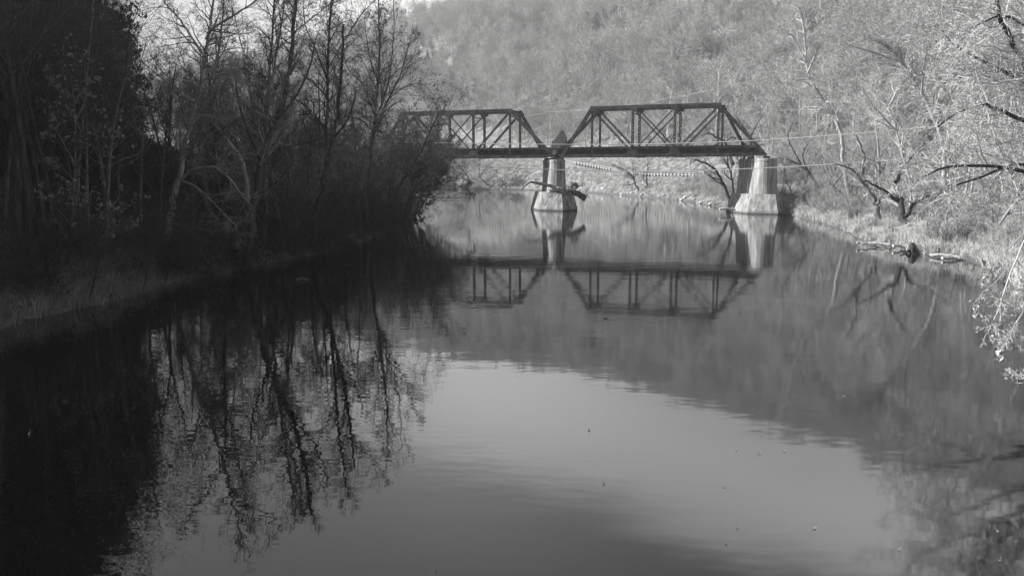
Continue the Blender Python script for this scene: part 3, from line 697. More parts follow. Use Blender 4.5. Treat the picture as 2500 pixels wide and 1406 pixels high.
# ------------------------------------------------------------------ traced trees: positions of trunks and limbs read off the photograph
def hit(x, y, y0=20., y1=420., side=None):
    r = px_ray(x, y); Ys = np.arange(y0, y1, .5); T = Ys / r[1]; Xs = r[0] * T; Zs = CAM_H + r[2] * T
    gz = ground_z(Xs, Ys); k = np.argmax(Zs <= np.maximum(gz, -.2)); return float(Ys[k]) if k or Zs[0] <= gz[0] else y1
def trace(path, Y, dY=0.0):
    n = len(path); P = [at(px, py, Y + dY * i / max(1, n - 1)) for i, (px, py) in enumerate(path)]
    return smooth_line(P, 4)
def traced_tree(name, label, cat, trunk, limbs, bark, twig, cf=CF_SPREAD, Y=None, group=None, seed=1, twig_scale=1.0, leaves=0, leafm='leaf_pale', leaf_size=.12, kids=None, limb_t0=.1, rscale=1.0):
    """trunk: (path, r0, r1, dY); limbs: list of the same"""
    rg = random.Random(seed); Y = Y or hit(*trunk[0][0]); out = []
    base = at(*trunk[0][0], Y); t = thing(name, label, cat, base, 0, group)
    k = 0
    for (path, r0, r1, dY, *st) in [trunk] + limbs:
        y0 = Y + (st[0] if st else 0)
        P = trace(path, y0, dY); n = len(P); pts = [tuple(p - base) for p in P]; rad = [(r0 + (r1 - r0) * (i / (n - 1)) ** .8) * rscale for i in range(n)]
        for i in range(1, n - 1): pts[i] = tuple(c + rg.gauss(0, rad[i] * .35) for c in pts[i])
        if k == 0: rad[0] *= 1.4; pts[0] = (pts[0][0], pts[0][1], pts[0][2] - .3)
        V, F = tubes([(pts, rad)], 9 if k == 0 else 7)
        link('trunk' if k == 0 else 'limb', new_mesh('limb', V, [F], [M[bark]], [0], True), t)
        dirs = [nrm(tuple(pts[min(i + 1, n - 1)][c] - pts[max(i - 1, 0)][c] for c in range(3))) for i in range(n)]
        L_ = sum(math.dist(pts[i], pts[i + 1]) for i in range(n - 1))
        kk = kids or max(6, int(L_ * 2.2))
        spawn(out, rg, pts, rad, dirs, min(L_, 7) * twig_scale, 0, cf, k=kk, t0=limb_t0 if k else .35); k += 1
    sp = [(p, q) for p, q, l in out if l == 1]; c3 = [(p, q) for p, q, l in out if l in (2, 3)]; c4 = [(p, q) for p, q, l in out if l >= 4]
    v, f = merge([tubes(sp, 4), tubes(c3, 3), strips(c4, np.random.RandomState(seed))])
    link('crown', new_mesh('crown', v, f, [M[twig]], [0] * len(f)), t)
    if leaves:
        lp = []
        for _ in range(leaves):
            p, q = rg.choice(c3 + c4); lp.append(tuple(c + rg.gauss(0, .04) for c in rg.choice(p[1:])))
        V, F = leaves_geo(lp, leaf_size, np.random.RandomState(seed)); link('leaves', new_mesh('leaves', V, [F], [M[leafm]], [0]), t)
    return t
CFH = dict(CF_SPREAD, kids=[8, 7, 6, 4], len=[.45, .5, .45, .45], seg=[6, 5, 4, 2, 2])
traced_tree('sycamore_tree', 'pale leaning sycamore with long arching limbs over the dark left bank', 'tree',
    ([(392, 640), (405, 580), (420, 510), (437, 430), (452, 350), (470, 290), (492, 210), (500, 130), (515, 60), (524, -30), (528, -110)], .32, .06, 2),
    [([(440, 440), (462, 418), (495, 408), (530, 412), (565, 440), (590, 475), (612, 500)], .12, .04, -2),
     ([(442, 442), (480, 458), (515, 490), (545, 520), (572, 548), (578, 565)], .10, .03, -3),
     ([(455, 340), (480, 290), (510, 282), (545, 300)], .10, .04, 1),
     ([(500, 140), (470, 95), (440, 50), (405, 10), (385, -40)], .11, .04, 2),
     ([(503, 95), (520, 70), (560, 45), (600, 20), (640, -10)], .12, .05, -2),
     ([(492, 200), (520, 185), (560, 178), (590, 170)], .08, .03, -2),
     ([(480, 250), (440, 235), (410, 205), (345, 150), (318, 125)], .09, .03, 2),
     ([(408, 545), (440, 550), (480, 580), (520, 630)], .06, .02, -2)], 'sycamore', 'twig_grey', CFH, seed=61, rscale=.72)
traced_tree('sycamore_tree', 'crooked pale trunk with a swooping bare limb behind the leaning sycamore', 'tree',
    ([(620, 560), (600, 450), (590, 392), (560, 350), (530, 310), (515, 260), (522, 190), (535, 110), (545, 30), (550, -60)], .26, .07, 3),
    [([(515, 265), (480, 245), (465, 205)], .08, .03, 2), ([(478, 242), (510, 250), (540, 290), (560, 320), (590, 350)], .11, .04, 2),
     ([(530, 130), (575, 118), (620, 122)], .07, .03, 1)], 'sycamore', 'twig_grey', CFH, Y=56, seed=62, rscale=.6)
traced_tree('slender_tree', 'twin pale stem rising out of frame above the middle of the left bank', 'tree',
    ([(640, 640), (648, 520), (650, 400), (652, 300), (656, 200), (664, 100), (670, 0), (676, -90)], .24, .09, 3),
    [([(655, 250), (670, 160), (684, 80), (694, 0), (700, -80)], .12, .06, 1), ([(650, 390), (690, 365), (740, 348), (790, 330)], .10, .04, -4),
     ([(652, 260), (620, 190), (590, 110), (570, 30)], .09, .04, 2), ([(660, 140), (720, 80), (780, 30), (840, -20)], .07, .03, 0)], 'bark_mid', 'twig_dark', CFH, Y=58, seed=63, rscale=.6)
traced_tree('slender_tree', 'straight dark trunk hung with dark twigs left of the forked elm', 'tree',
    ([(790, 610), (794, 480), (796, 380), (798, 280), (800, 180), (802, 90), (808, 0), (812, -80)], .27, .08, 2),
    [([(798, 200), (770, 120), (745, 60), (740, 0)], .09, .04, 1), ([(800, 170), (840, 100), (880, 40), (915, 0)], .09, .04, -1),
     ([(797, 320), (760, 270), (715, 240), (680, 225)], .09, .03, -2), ([(797, 300), (850, 285), (890, 300), (915, 330)], .08, .03, -2),
     ([(799, 240), (760, 200), (700, 160)], .07, .03, 1)], 'bark_dark', 'twig_dark', CFH, Y=68, seed=64, rscale=.7, leaves=900, leafm='leaf_dark', leaf_size=.09)
traced_tree('leaning_tree', 'thick dark trunk leaning right over the water beyond the swooping pale limb', 'tree',
    ([(600, 652), (608, 590), (620, 500), (636, 410), (660, 330), (690, 250), (706, 170), (716, 80), (722, 0)], .27, .09, 0),
    [([(640, 400), (610, 330), (585, 260), (575, 190)], .1, .04, 1), ([(672, 300), (720, 240), (755, 170), (770, 100)], .09, .03, -1), ([(625, 480), (680, 440), (720, 390)], .07, .02, -2)], 'bark_dark', 'twig_grey', CFH, Y=50, seed=73, twig_scale=.7, leaves=200, leafm='leaf_dark', leaf_size=.09)
traced_tree('leaning_tree', 'dark trunk leaning right between the straight dark trunk and the twin pale stem', 'tree',
    ([(755, 625), (765, 560), (782, 480), (800, 400), (816, 320), (828, 240), (835, 150), (838, 60)], .24, .07, 1),
    [([(762, 575), (755, 500), (752, 420), (760, 330)], .12, .05, 2), ([(812, 340), (850, 290), (870, 220)], .08, .03, -1)], 'bark_dark', 'twig_grey', CFH, Y=59, seed=74, twig_scale=.7, leaves=200, leafm='leaf_dark', leaf_size=.09)
traced_tree('forked_elm', 'dark elm forking into several upright stems beside the left truss span', 'tree',
    ([(895, 560), (900, 470), (904, 400), (908, 340), (914, 290), (920, 230), (926, 150), (927, 80), (924, 20), (926, -40)], .3, .06, 2),
    [([(911, 320), (930, 280), (955, 230), (978, 180), (992, 130), (1002, 100)], .16, .04, -1),
     ([(916, 290), (935, 250), (948, 200), (958, 130), (962, 60), (960, 0)], .12, .04, 2),
     ([(914, 285), (900, 240), (880, 200), (850, 170), (838, 130)], .10, .04, 1),
     ([(922, 200), (905, 150), (895, 90), (888, 40)], .09, .03, 1),
     ([(940, 250), (985, 215), (1030, 205), (1060, 235)], .06, .02, -3),
     ([(905, 370), (880, 340), (850, 310)], .07, .03, -2)], 'bark_dark', 'twig_dark', CFH, Y=82, seed=65, rscale=.75, leaves=1300, leafm='leaf_dark', leaf_size=.12)
traced_tree('leaning_tree', 'thick black trunk leaning right over the water at the bank tip', 'tree',
    ([(935, 545), (958, 500), (975, 460), (992, 425), (1012, 395), (1035, 355), (1055, 310), (1075, 270)], .36, .08, 3),
    [([(990, 430), (980, 380), (985, 330), (1000, 270)], .14, .05, 2), ([(1005, 405), (1045, 385), (1078, 400), (1095, 440)], .09, .03, -3),
     ([(1010, 398), (1040, 400), (1080, 412), (1110, 448), (1150, 470)], .07, .02, -2), ([(960, 500), (950, 450), (955, 390), (960, 340)], .12, .05, 1)], 'bark_dark', 'twig_dark', CFH, Y=99, seed=66, rscale=.8, leaves=3800, leafm='leaf_dark', leaf_size=.11)
traced_tree('leaning_tree', 'second black trunk leaning from the bank tip with clinging small leaves', 'tree',
    ([(985, 548), (995, 500), (1003, 460), (1016, 420), (1030, 390)], .24, .07, 1),
    [([(1003, 460), (1020, 445), (1040, 450), (1052, 480)], .08, .02, -2), ([(1000, 480), (1015, 480), (1030, 500), (1035, 530)], .06, .02, -2),
     ([(1010, 430), (1035, 415), (1060, 425), (1062, 455)], .07, .02, -2)], 'bark_dark', 'twig_dark', dict(CFH, trop=[0, -.02, -.05, -.05, 0]), Y=94, seed=67, leaves=4500, leafm='leaf_dark', leaf_size=.11)
traced_tree('slender_tree', 'tall pale trunk at the far left edge of the wood', 'tree',
    ([(10, 620), (18, 460), (30, 330), (38, 200), (46, 80), (52, -30), (56, -120)], .22, .1, 1), [([(44, 120), (30, 60), (5, 10)], .06, .03, 1), ([(24, 280), (0, 250), (-40, 235)], .06, .02, 0)], 'bark_mid', 'twig_dark', CFH, Y=42, seed=68, rscale=.6)
traced_tree('slender_tree', 'pair of thin pale stems just right of the left edge trunk', 'tree',
    ([(44, 620), (48, 460), (58, 300), (68, 190), (84, 90), (98, -20)], .13, .07, 1), [([(50, 450), (66, 300), (78, 200), (88, 60), (90, -40)], .1, .05, 1)], 'bark_mid', 'twig_dark', CFH, Y=44, seed=69, rscale=.6)
traced_tree('slender_tree', 'tall pale trunk rising behind the pale leafed sapling', 'tree',
    ([(176, 640), (186, 500), (192, 400), (203, 290), (212, 180), (222, 70), (230, -40)], .16, .08, 1), [([(196, 340), (240, 290), (262, 255)], .05, .02, -1), ([(188, 470), (150, 440), (120, 400)], .04, .02, -1)], 'bark_mid', 'twig_dark', CFH, Y=43, seed=70, rscale=.6)
traced_tree('young_tree', 'sapling holding pale leaves against the dark wood', 'sapling',
    ([(165, 640), (176, 520), (182, 420), (184, 330), (180, 250), (172, 180)], .07, .03, 0), [([(182, 400), (150, 340), (125, 300)], .04, .015, -1), ([(183, 370), (225, 330), (262, 300), (295, 310)], .04, .015, -1), ([(181, 290), (150, 230), (130, 215)], .035, .012, 0), ([(182, 300), (215, 230), (220, 200)], .035, .012, 0), ([(182, 440), (140, 400), (110, 390)], .035, .012, 0)],
    'bark_mid', 'twig_dark', dict(CFH, kids=[6, 4, 3, 2]), Y=38, seed=71, leaves=620, leafm='leaf_mid', leaf_size=.12)
traced_tree('young_tree', 'low sapling with a few pale leaves above the grassy left bank', 'sapling',
    ([(210, 700), (205, 620), (200, 540), (190, 470)], .05, .02, 0), [([(203, 590), (150, 520), (100, 470)], .03, .012, 0), ([(202, 570), (260, 510), (320, 460)], .03, .012, 0), ([(205, 610), (270, 570), (330, 540)], .03, .01, 0)],
    'bark_mid', 'twig_dark', dict(CFH, kids=[6, 4, 3, 2]), Y=37, seed=72, leaves=420, leafm='leaf_mid', leaf_size=.11)

# ---- the rest of the left wood, tree by tree
def fit(key, X, Y, s):      # the stand thins and drops towards the open sky gap right of the sycamore
    a = math.degrees(math.atan2(X, Y)) + 1.5; e = float(np.interp(a, [-36, -30, -25.2, -22.6, -17, -6], [26, 21.5, 14.5, 9.5, 9, 10.5])); z = float(ground_z(X, Y)[0])
    return max(.3, min(s, (math.tan(R(e)) * math.hypot(X, Y) + CAM_H - z) / PROTO[key][3] * .97))
def zone(x, y, u):
    a = math.degrees(math.atan2(x, y))
    w_ = 'at the left edge' if a < -27 else 'near the pale leafed sapling' if a < -22.5 else 'near the leaning sycamore' if a < -17.5 else 'left of the forked elm' if a < -11.5 else 'near the bank tip'
    return w_, 'in the front row' if u < 6 else 'in the middle rows' if u < 18 else 'deep in the wood'
LBy = LBa[2:19, 1]; LBx = LBa[2:19, 0]
rg = random.Random(12); used = []
kinds = [('lt1', 'bare_tree', 'slender dark bare tree crowded in the shaded left wood'), ('lt2', 'bare_tree', 'slender dark bare tree crowded in the shaded left wood'),
         ('lt3', 'bare_tree', 'grey barked bare tree standing in the shaded left wood'), ('lt4', 'bare_tree', 'small bare tree keeping a few dark leaves in the shaded left wood')]
def far_enough(x, y, d):
    for a, b in used:
        if (a - x) ** 2 + (b - y) ** 2 < d * d: return False
    used.append((x, y)); return True
n = 0
while n < 135:
    Y = rg.uniform(22, 150) if n > 60 else rg.uniform(26, 75); xs_ = float(np.interp(Y, LBy, LBx)); u = rg.uniform(2.2, 42) ** 1.0
    X = xs_ - u; az = math.degrees(math.atan2(X, Y))
    if az < -36: continue
    if az > -25.5 and rg.random() < .8: continue
    if not far_enough(X, Y, 2.3): continue
    k, nm, lb = rg.choice(kinds)
    s = rg.uniform(.75, 1.1) * (1.0 if az < -27 else .62 if az < -20 else .7)
    z1, z2 = zone(X, Y, u); adj = {'lt1': 'slender dark tree', 'lt2': 'slender dark tree', 'lt3': 'grey barked tree', 'lt4': 'small tree with a few dark leaves'}[k]
    plant(k, X, Y, nm, adj + ' ' + z1 + ', ' + z2, 'tree', adj + ' group ' + z1 + ', ' + z2, fit(k, X, Y, s)); n += 1
n = 0
while n < 44:       # dense low trees filling the end of the left bank
    Y = rg.uniform(50, 122); xs_ = float(np.interp(Y, LBy, LBx)); u = rg.uniform(.8, 15); X = xs_ - u
    if not far_enough(X, Y, 1.5): continue
    z1, z2 = zone(X, Y, u); k = rg.choice(['ls1', 'ls2', 'ls1', 'lt4'])
    s = rg.uniform(.6, 1.0) * (.5 if k == 'lt4' else 1) * (1.25 if Y > 95 else 1)
    plant(k, X, Y, 'bushy_tree', 'low bushy dark tree ' + z1 + ', ' + z2, 'tree', 'low bushy trees ' + z1 + ', ' + z2, s, tilt=(rg.gauss(0, .08), rg.uniform(0, .3)), rz=rg.uniform(-.7, .7)); n += 1
n = 0
while n < 64:       # the tall thick stand at the left edge
    Y = rg.uniform(27, 78); a_ = rg.uniform(-35.5, -24.2); X = Y * math.tan(R(a_)); xs_ = float(np.interp(Y, LBy, LBx)); u = xs_ - X
    if u < 3 or u > 34 or not far_enough(X, Y, 1.7): continue
    z1, z2 = zone(X, Y, u); k = rg.choice(['lt1', 'lt2', 'lt3', 'lt1'])
    plant(k, X, Y, 'bare_tree', 'close set dark tree ' + z1 + ', ' + z2, 'tree', 'close set dark trees ' + z1 + ', ' + z2, fit(k, X, Y, rg.uniform(.85, 1.12))); n += 1
for i, (px_, Y_, s_) in enumerate(((30, 62, 1.15), (150, 70, 1.1), (245, 60, 1.0), (330, 66, .95), (95, 52, 1.0), (300, 84, 1.15), (200, 88, 1.25), (-60, 50, 1.1))):
    X = (px_ - CX) / FPX * Y_; plant('hem', X, Y_, 'hemlock_tree', ['dark hemlock filling the upper left corner', 'dark hemlock behind the left edge trunks', 'black hemlock behind the pale leafed sapling', 'black hemlock between the sapling and the leaning sycamore', 'nearer hemlock among the left edge trunks', 'tall hemlock high on the slope left of the sycamore', 'tallest hemlock on the slope above the sapling', 'hemlock cut off by the left edge of the view'][i], 'tree', None, fit('hem', X, Y_, s_))
n = 0
while n < 36:       # grey, finely twigged trees standing over the end of the bank
    Y = rg.uniform(52, 128); a_ = rg.uniform(-20.5, -6.5); X = Y * math.tan(R(a_)); xs_ = float(np.interp(Y, LBy, LBx)); u = xs_ - X
    if u < .6 or u > 22 or not far_enough(X, Y, 2.2): continue
    z1, z2 = zone(X, Y, u); plant('gt1' if n % 2 else 'gt2', X, Y, 'grey_tree', 'grey fine twigged tree ' + z1 + ', ' + z2, 'tree', 'grey fine twigged trees ' + z1 + ', ' + z2, rg.uniform(.55, .9) * (Y / 80) ** .4); n += 1
n = 0
while n < 46:
    Y = rg.uniform(24, 128); xs_ = float(np.interp(Y, LBy, LBx)); X = xs_ - rg.uniform(.3, 3.5)
    if not far_enough(X, Y, 1.6): continue
    z1, z2 = zone(X, Y, 2)
    plant(rg.choice(['ls1', 'ls2']), X, Y, 'bank_shrub', 'twiggy dark shrub over the left water line ' + z1, 'shrub', 'dark shrubs lining the left bank ' + z1, rg.uniform(.35, .75) * (.65 if Y > 90 else 1.1 if Y > 60 else .8), tilt=(rg.gauss(0, .1), .25), rz=rg.uniform(-.7, .7)); n += 1

for (x_, y_, s_, k_, lb) in ((-13.9, 112, 1.1, 'ls1', 'bushy tree behind the leaning trunks at the bank tip'), (-14.8, 119, 1.4, 'ls1', 'bushy tree standing close before the hidden end of the truss'), (-12.9, 98, .95, 'ls2', 'low double stemmed bush at the very tip of the left bank'),
                         (-13.6, 107, 1.4, 'ls1', 'tall round twiggy crown over the bank tip trunks'), (-14.6, 117, 1.5, 'ls1', 'tallest bushy crown before the hidden truss corner'),
                         (-16.5, 108, 1.5, 'ls1', 'round twiggy crown left of the bank tip trunks'), (-17.5, 122, .95, 'lt4', 'thin leafy tree rising before the left truss'), (-15.8, 126, .85, 'lt4', 'thin leafy tree beside the hidden left pier'),
                         (-12.6, 106, 1.0, 'gt2', 'grey tree whose twigs cover the left truss panels'), (-12.9, 113, 1.15, 'gt1', 'tall grey tree before the left panels of the left truss'), (-14.0, 122, 1.1, 'gt2', 'spreading grey tree before the hidden truss end'), (-13.6, 109, .95, 'gt1', 'slim grey tree next to the bank tip trunks'),
                         (-12.9, 104, 1.1, 'gt2', 'rightmost grey crown overhanging the river before the left truss'), (-14.5, 116, 1.25, 'gt2', 'high grey crown over the hidden corner of the left truss')):
    plant(k_, x_, y_, 'bushy_tree', lb, 'tree', None, s_, tilt=(0, .26), rz=rg.uniform(-.5, .5))
# ------------------------------------------------------------------ right bank trees
for i, (path, limbs, r, lb, Yb, bk) in enumerate([
    ([(2150, 552), (2140, 500), (2115, 460), (2105, 420)], [[(2140, 500), (2160, 470), (2200, 440)], [(2112, 450), (2080, 415), (2040, 400)], [(2105, 430), (2110, 380), (2090, 330)]], .34, 'short dark leaning trunk rooted in the right bank grass, left one of a close pair', None, 'bark_mid'),
    ([(2215, 560), (2205, 520), (2190, 480), (2185, 440)], [[(2210, 530), (2240, 490), (2290, 470), (2350, 430)], [(2195, 490), (2150, 460), (2110, 440)], [(2186, 445), (2210, 400), (2260, 350)]], .38, 'short dark forked trunk rooted in the right bank grass, right one of a close pair', None, 'bark_dark'),
    ([(2080, 500), (2060, 400), (2055, 330), (2030, 270), (1985, 210), (1968, 130), (1960, 50), (1950, 20)], [[(1990, 215), (1975, 195), (1945, 195)], [(1972, 180), (2000, 110), (2015, 60)], [(1968, 150), (1935, 90), (1898, 65)]], .3, 'tall crooked tree with bright upper limbs behind the right pier brush', 105, 'bark_pale'),
    ([(2310, 470), (2300, 340), (2250, 230), (2200, 150), (2160, 110), (2110, 95)], [[(2250, 230), (2260, 130), (2270, 100)], [(2200, 150), (2150, 135), (2070, 110)]], .26, 'arching pale tree bending left over the thicket', 84, 'bark_pale'),
    ([(2240, 500), (2205, 380), (2180, 290), (2160, 245)], [[(2190, 320), (2120, 245), (2100, 200)], [(2170, 260), (2200, 200), (2215, 130)]], .24, 'pale broken stem standing in the middle of the right thicket', 92, 'bark_pale'),
    ([(2010, 520), (1990, 440), (1950, 400), (1900, 385)], [[(1985, 440), (1960, 380), (1990, 330), (2030, 300)], [(1955, 400), (1925, 340), (1935, 300)]], .22, 'dark leaning tree whose twigs brush the right end of the truss', 118, 'bark_dark')]):
    traced_tree('leaning_tree' if i in (0, 1, 5) else 'crooked_tree', lb, 'tree', (path, r, r * .35, 2), [(l, r * .5, r * .15, rg.uniform(-2, 2)) for l in limbs], bk, 'twig_pale', dict(CFH, trop=[0, .02, 0, -.02, 0]), Y=Yb, seed=80 + i)
used = []; n = 0
RBy = RBa[::-1]
while n < 85:
    Y = rg.uniform(44, 175); az = rg.uniform(17, 36); X = Y * math.tan(R(az))
    dl = float(dist_line(np.array([X]), np.array([Y]), RBa)[0][0])
    if bool(in_poly(np.array([X]), np.array([Y]), POLY)[0]) or dl < 3.5: continue
    if float(dist_line(np.array([X]), np.array([Y]), RDa)[0][0]) < 6: continue
    if az < 20 and Y < 125: continue
    if not far_enough(X, Y, 3.2): continue
    k = rg.choice(['rt1', 'rt2', 'rt3', 'rt4', 'rt1', 'rt2', 'rt3', 'rd1'])
    lb, gp = {'rt1': ('low grey tree spreading pale twigs in the right bank thicket', 'low spreading trees of the right bank'), 'rt2': ('pale leaning tree with drooping twigs in the right bank thicket', 'pale leaning trees of the right bank'),
              'rt3': ('many stemmed grey tree in the right bank thicket', 'many stemmed trees of the right bank'), 'rt4': ('tall pale tree above the right bank thicket', 'tall pale trees of the right bank'), 'rd1': ('dark barked leaning tree in the right bank thicket', 'dark leaning trees of the right bank')}[k]
    zz = ('by the right pier' if az < 21.5 else 'on the right bank' if az < 28 else 'at the right edge') + (', near the water' if Y < 80 else ', behind the others' if Y < 125 else ', below the slope')
    lb = lb.replace(' in the right bank thicket', '').replace(' above the right bank thicket', '') + ' ' + zz; gp = gp.replace(' of the right bank', '') + ' ' + zz
    plant(k, X, Y, 'bare_tree', lb, 'tree', gp, rg.uniform(.6, 1.05) * (.8 if Y < 70 else 1)); n += 1
for px_, py_, dY_, k, s, lb in ((1945, 500, 0, 'rt3', .8, 'round pale bush touching the right side of the right pier'), (1985, 520, 0, 'rt3', .65, 'pale many stemmed bush at the water line right of the pier'), (2030, 530, 0, 'rt3', .45, 'low pale bush between the right pier and the dark trunk pair'), (1925, 440, 12, 'rt1', .8, 'grey tree spreading behind the right pier'), (1890, 420, 25, 'rt4', .8, 'upright pale tree rising behind the right pier'), (1975, 470, 8, 'rt1', .75, 'spreading grey tree right of the pier behind the bushes')):
    Yh = hit(px_, py_, 60) + dY_; pp = at(px_, py_, Yh); plant(k, pp.x, pp.y, 'bare_bush', lb, 'bush' if 'bush' in lb else 'tree', None, s)
# big dark tree outside the right edge whose limbs reach into view
traced_tree('dark_limbed_tree', 'dark limbed tree reaching in from the right edge', 'tree',
    ([(2760, 800), (2740, 600), (2700, 400), (2680, 200), (2660, 0), (2640, -150)], .4, .2, 1),
    [([(2690, 330), (2600, 240), (2520, 180), (2480, 120), (2450, 60), (2430, -10)], .17, .08, -2),
     ([(2690, 360), (2600, 280), (2500, 200), (2420, 160), (2330, 110), (2290, 60)], .15, .03, 1),
     ([(2690, 380), (2600, 330), (2500, 295), (2430, 265), (2400, 258), (2340, 275), (2290, 310)], .14, .03, -1),
     ([(2700, 330), (2600, 260), (2500, 185), (2440, 175), (2380, 180), (2300, 205)], .11, .03, 2),
     ([(2705, 420), (2600, 440), (2500, 420), (2400, 405), (2310, 410), (2240, 440)], .14, .03, -2),
     ([(2710, 480), (2600, 440), (2500, 400), (2400, 430), (2320, 460), (2270, 490)], .11, .025, -1),
     ([(2700, 300), (2600, 160), (2540, 60), (2500, -40)], .13, .05, 0),
     ([(2680, 260), (2590, 140), (2500, 60), (2440, 40), (2370, 70)], .10, .03, -2)],
    'bark_dark', 'twig_pale', dict(CFH, trop=[0, .02, .0, -.02, 0]), Y=33, seed=91, rscale=.85, kids=19)
traced_tree('overhanging_tree', 'bare twigs hanging over the near water from the right edge', 'tree',
    ([(4225, 900), (4200, 400), (4150, -200), (4100, -800)], .28, .15, 0),
    [([(4150, -100), (3700, -250), (3200, -50), (2850, 200), (2640, 400), (2530, 540), (2478, 640), (2448, 725), (2425, 785), (2402, 828)], .035, .007, -1),
     ([(3200, -50), (2900, 300), (2660, 560), (2540, 700), (2480, 790), (2445, 850)], .025, .007, -1),
     ([(3200, -50), (2960, 420), (2700, 700), (2560, 830), (2480, 925)], .022, .007, -1.5),
     ([(2530, 540), (2480, 590), (2430, 640), (2395, 700)], .014, .006, -.5),
     ([(2478, 640), (2430, 690), (2395, 720), (2380, 770)], .012, .005, -.5)],
    'twig_pale', 'twig_pale', dict(CFH, kids=[7, 6, 4, 3], len=[.14, .5, .5, .5], rmin=.0055, trop=[0, -.03, -.07, -.05, 0]), Y=17.5, seed=92, leaves=80, leafm='leaf_white', leaf_size=.1, twig_scale=.55, kids=16, limb_t0=.62)

# ------------------------------------------------------------------ far bank trees
for i, (x, y, k, s, lb) in enumerate([(1630, 330, 'wh1', 1.15, 'white barked tree behind the middle panel of the right truss'), (1678, 320, 'wh2', 1.0, 'slim white tree between the two other white trees above the right truss'),
                                (1748, 330, 'wh1', 1.3, 'tallest white tree rising over the right corner of the right truss'), (1400, 330, 'wh2', .75, 'small white tree low on the slope above the river pier'),
                                (1020, 330, 'wh2', 1.3, 'white tree seen above the leaning bank tip trunks'), (1150, 345, 'wh1', 1.0, 'thin white tree behind the left truss')]):
    Y = hit(x, y, 120); p = at(x, y, Y); plant(k, p.x, p.y, 'white_tree', lb, 'tree', None, s, z=p.z)
def far_tree(path, limbs, r, lb, bark='bark_dark', twig='twig_mid', Y=None, seed=1, name='bank_tree', ts=1.0, cat='tree'):
    Y = Y or hit(*path[0], 60)
    return traced_tree(name, lb, cat, (path, r, r * .4, 0), [(l, r * .5, r * .2, 0) for l in limbs], bark, twig, dict(CFH, kids=[6, 6, 5, 3], rmin=.015), Y=Y, seed=seed, twig_scale=ts, kids=7)
far_tree([(1153, 453), (1140, 430), (1120, 405), (1098, 375)], [[(1140, 430), (1135, 400), (1128, 380)], [(1150, 450), (1120, 425), (1100, 400)]], .3, 'dark tree leaning left at the far shore under the left truss', seed=101)
far_tree([(1196, 455), (1183, 445), (1170, 428), (1172, 400), (1168, 385)], [[(1184, 446), (1205, 430), (1215, 415)], [(1172, 430), (1190, 408), (1210, 392)]], .3, 'dark bent tree at the far shore, right of the leaning one', seed=102)
for i, x in enumerate((1225, 1252, 1262, 1272)):
    far_tree([(x, 456), (x + 2, 448), (x + 1 - 3 * (i % 2), 436)], [[(x, 452), (x - 8, 440), (x - 12, 430)], [(x + 1, 450), (x + 8, 438), (x + 10, 428)]], .14, ['lone dark shrub at the far shore left of the clump', 'left shrub of the dark clump at the far shore', 'middle shrub of the dark clump at the far shore', 'right shrub of the dark clump at the far shore'][i], name='shore_shrub', seed=110 + i, cat='shrub')
far_tree([(1562, 470), (1552, 452), (1545, 432), (1530, 418), (1495, 402)], [[(1552, 450), (1546, 420), (1545, 395)], [(1550, 445), (1535, 425), (1505, 410)], [(1550, 448), (1535, 453), (1520, 452)]], .25, 'dark bush with upswept stems on the muddy point under the right truss', seed=121, name='shore_shrub', cat='shrub')
far_tree([(1572, 466), (1580, 455), (1578, 435), (1582, 410), (1580, 400)], [[(1580, 450), (1572, 438), (1570, 420)], [(1576, 460), (1590, 458), (1604, 455)]], .2, 'thin upright bush on the right half of the muddy point', seed=122, name='shore_shrub', cat='shrub')
far_tree([(1786, 505), (1775, 470), (1762, 440), (1745, 415), (1722, 398), (1694, 390)], [[(1770, 455), (1745, 440), (1730, 425)]], .30, 'curved dark tree leaning left beneath the right end of the truss', seed=131)
far_tree([(1792, 505), (1790, 470), (1786, 430), (1778, 400), (1775, 375)], [[(1786, 440), (1770, 425), (1768, 412)], [(1784, 420), (1772, 398), (1765, 390)]], .22, 'upright dark stem in the clump left of the right pier', seed=132)
far_tree([(1808, 480), (1806, 455), (1808, 430), (1815, 400), (1820, 350)], [[(1808, 440), (1825, 425), (1832, 410)], [(1810, 430), (1832, 440), (1836, 425)]], .5, 'thick dark trunk standing right behind the right pier', seed=133, Y=135)
far_tree([(1840, 400), (1830, 340), (1815, 310), (1800, 290)], [[(1830, 340), (1850, 300), (1862, 285)]], .25, 'dark branching tree behind the right end posts', seed=134, Y=170, ts=1.2)
far_tree([(1790, 400), (1770, 350), (1740, 330), (1725, 325)], [[(1765, 345), (1735, 360), (1715, 365)], [(1770, 350), (1790, 335), (1800, 350)]], .3, 'gnarled dark tree seen through the last panel of the right truss', seed=135, Y=165, ts=1.2)
# conical vine-covered bush
def cone_bush():
    Y = hit(1372, 368, 120); p = at(1372, 372, Y); s = Y / FPX; t = thing('conical_bush', 'dark pointed vine covered bush seen between the two trusses', 'bush', p)
    rg2 = random.Random(5); L_ = []; pts = []
    V, F = tubes([([(0, 0, -.5), (0, 0, 40 * s), (.3, 0, 52 * s)], [.35, .2, .02])], 6); link('trunk', new_mesh('trunk', V, [F], [M['bark_dark']], [0]), t)
    for _ in range(4200):
        h = rg2.random() ** 1.5; a = rg2.uniform(0, 6.28); rr = (1 - h) ** .9 * 29 * s * (.45 + .55 * rg2.random()) * (1 + .3 * math.sin(a * 3 + h * 9)) + .3; z = h * 50 * s
        pts.append((math.cos(a) * rr - (1 - h) * 5 * s, math.sin(a) * rr, z))
    V, F = leaves_geo(pts, .5, np.random.RandomState(4)); link('foliage', new_mesh('foliage', V, [F], [M['evergreen_dark']], [0]), t)
cone_bush()

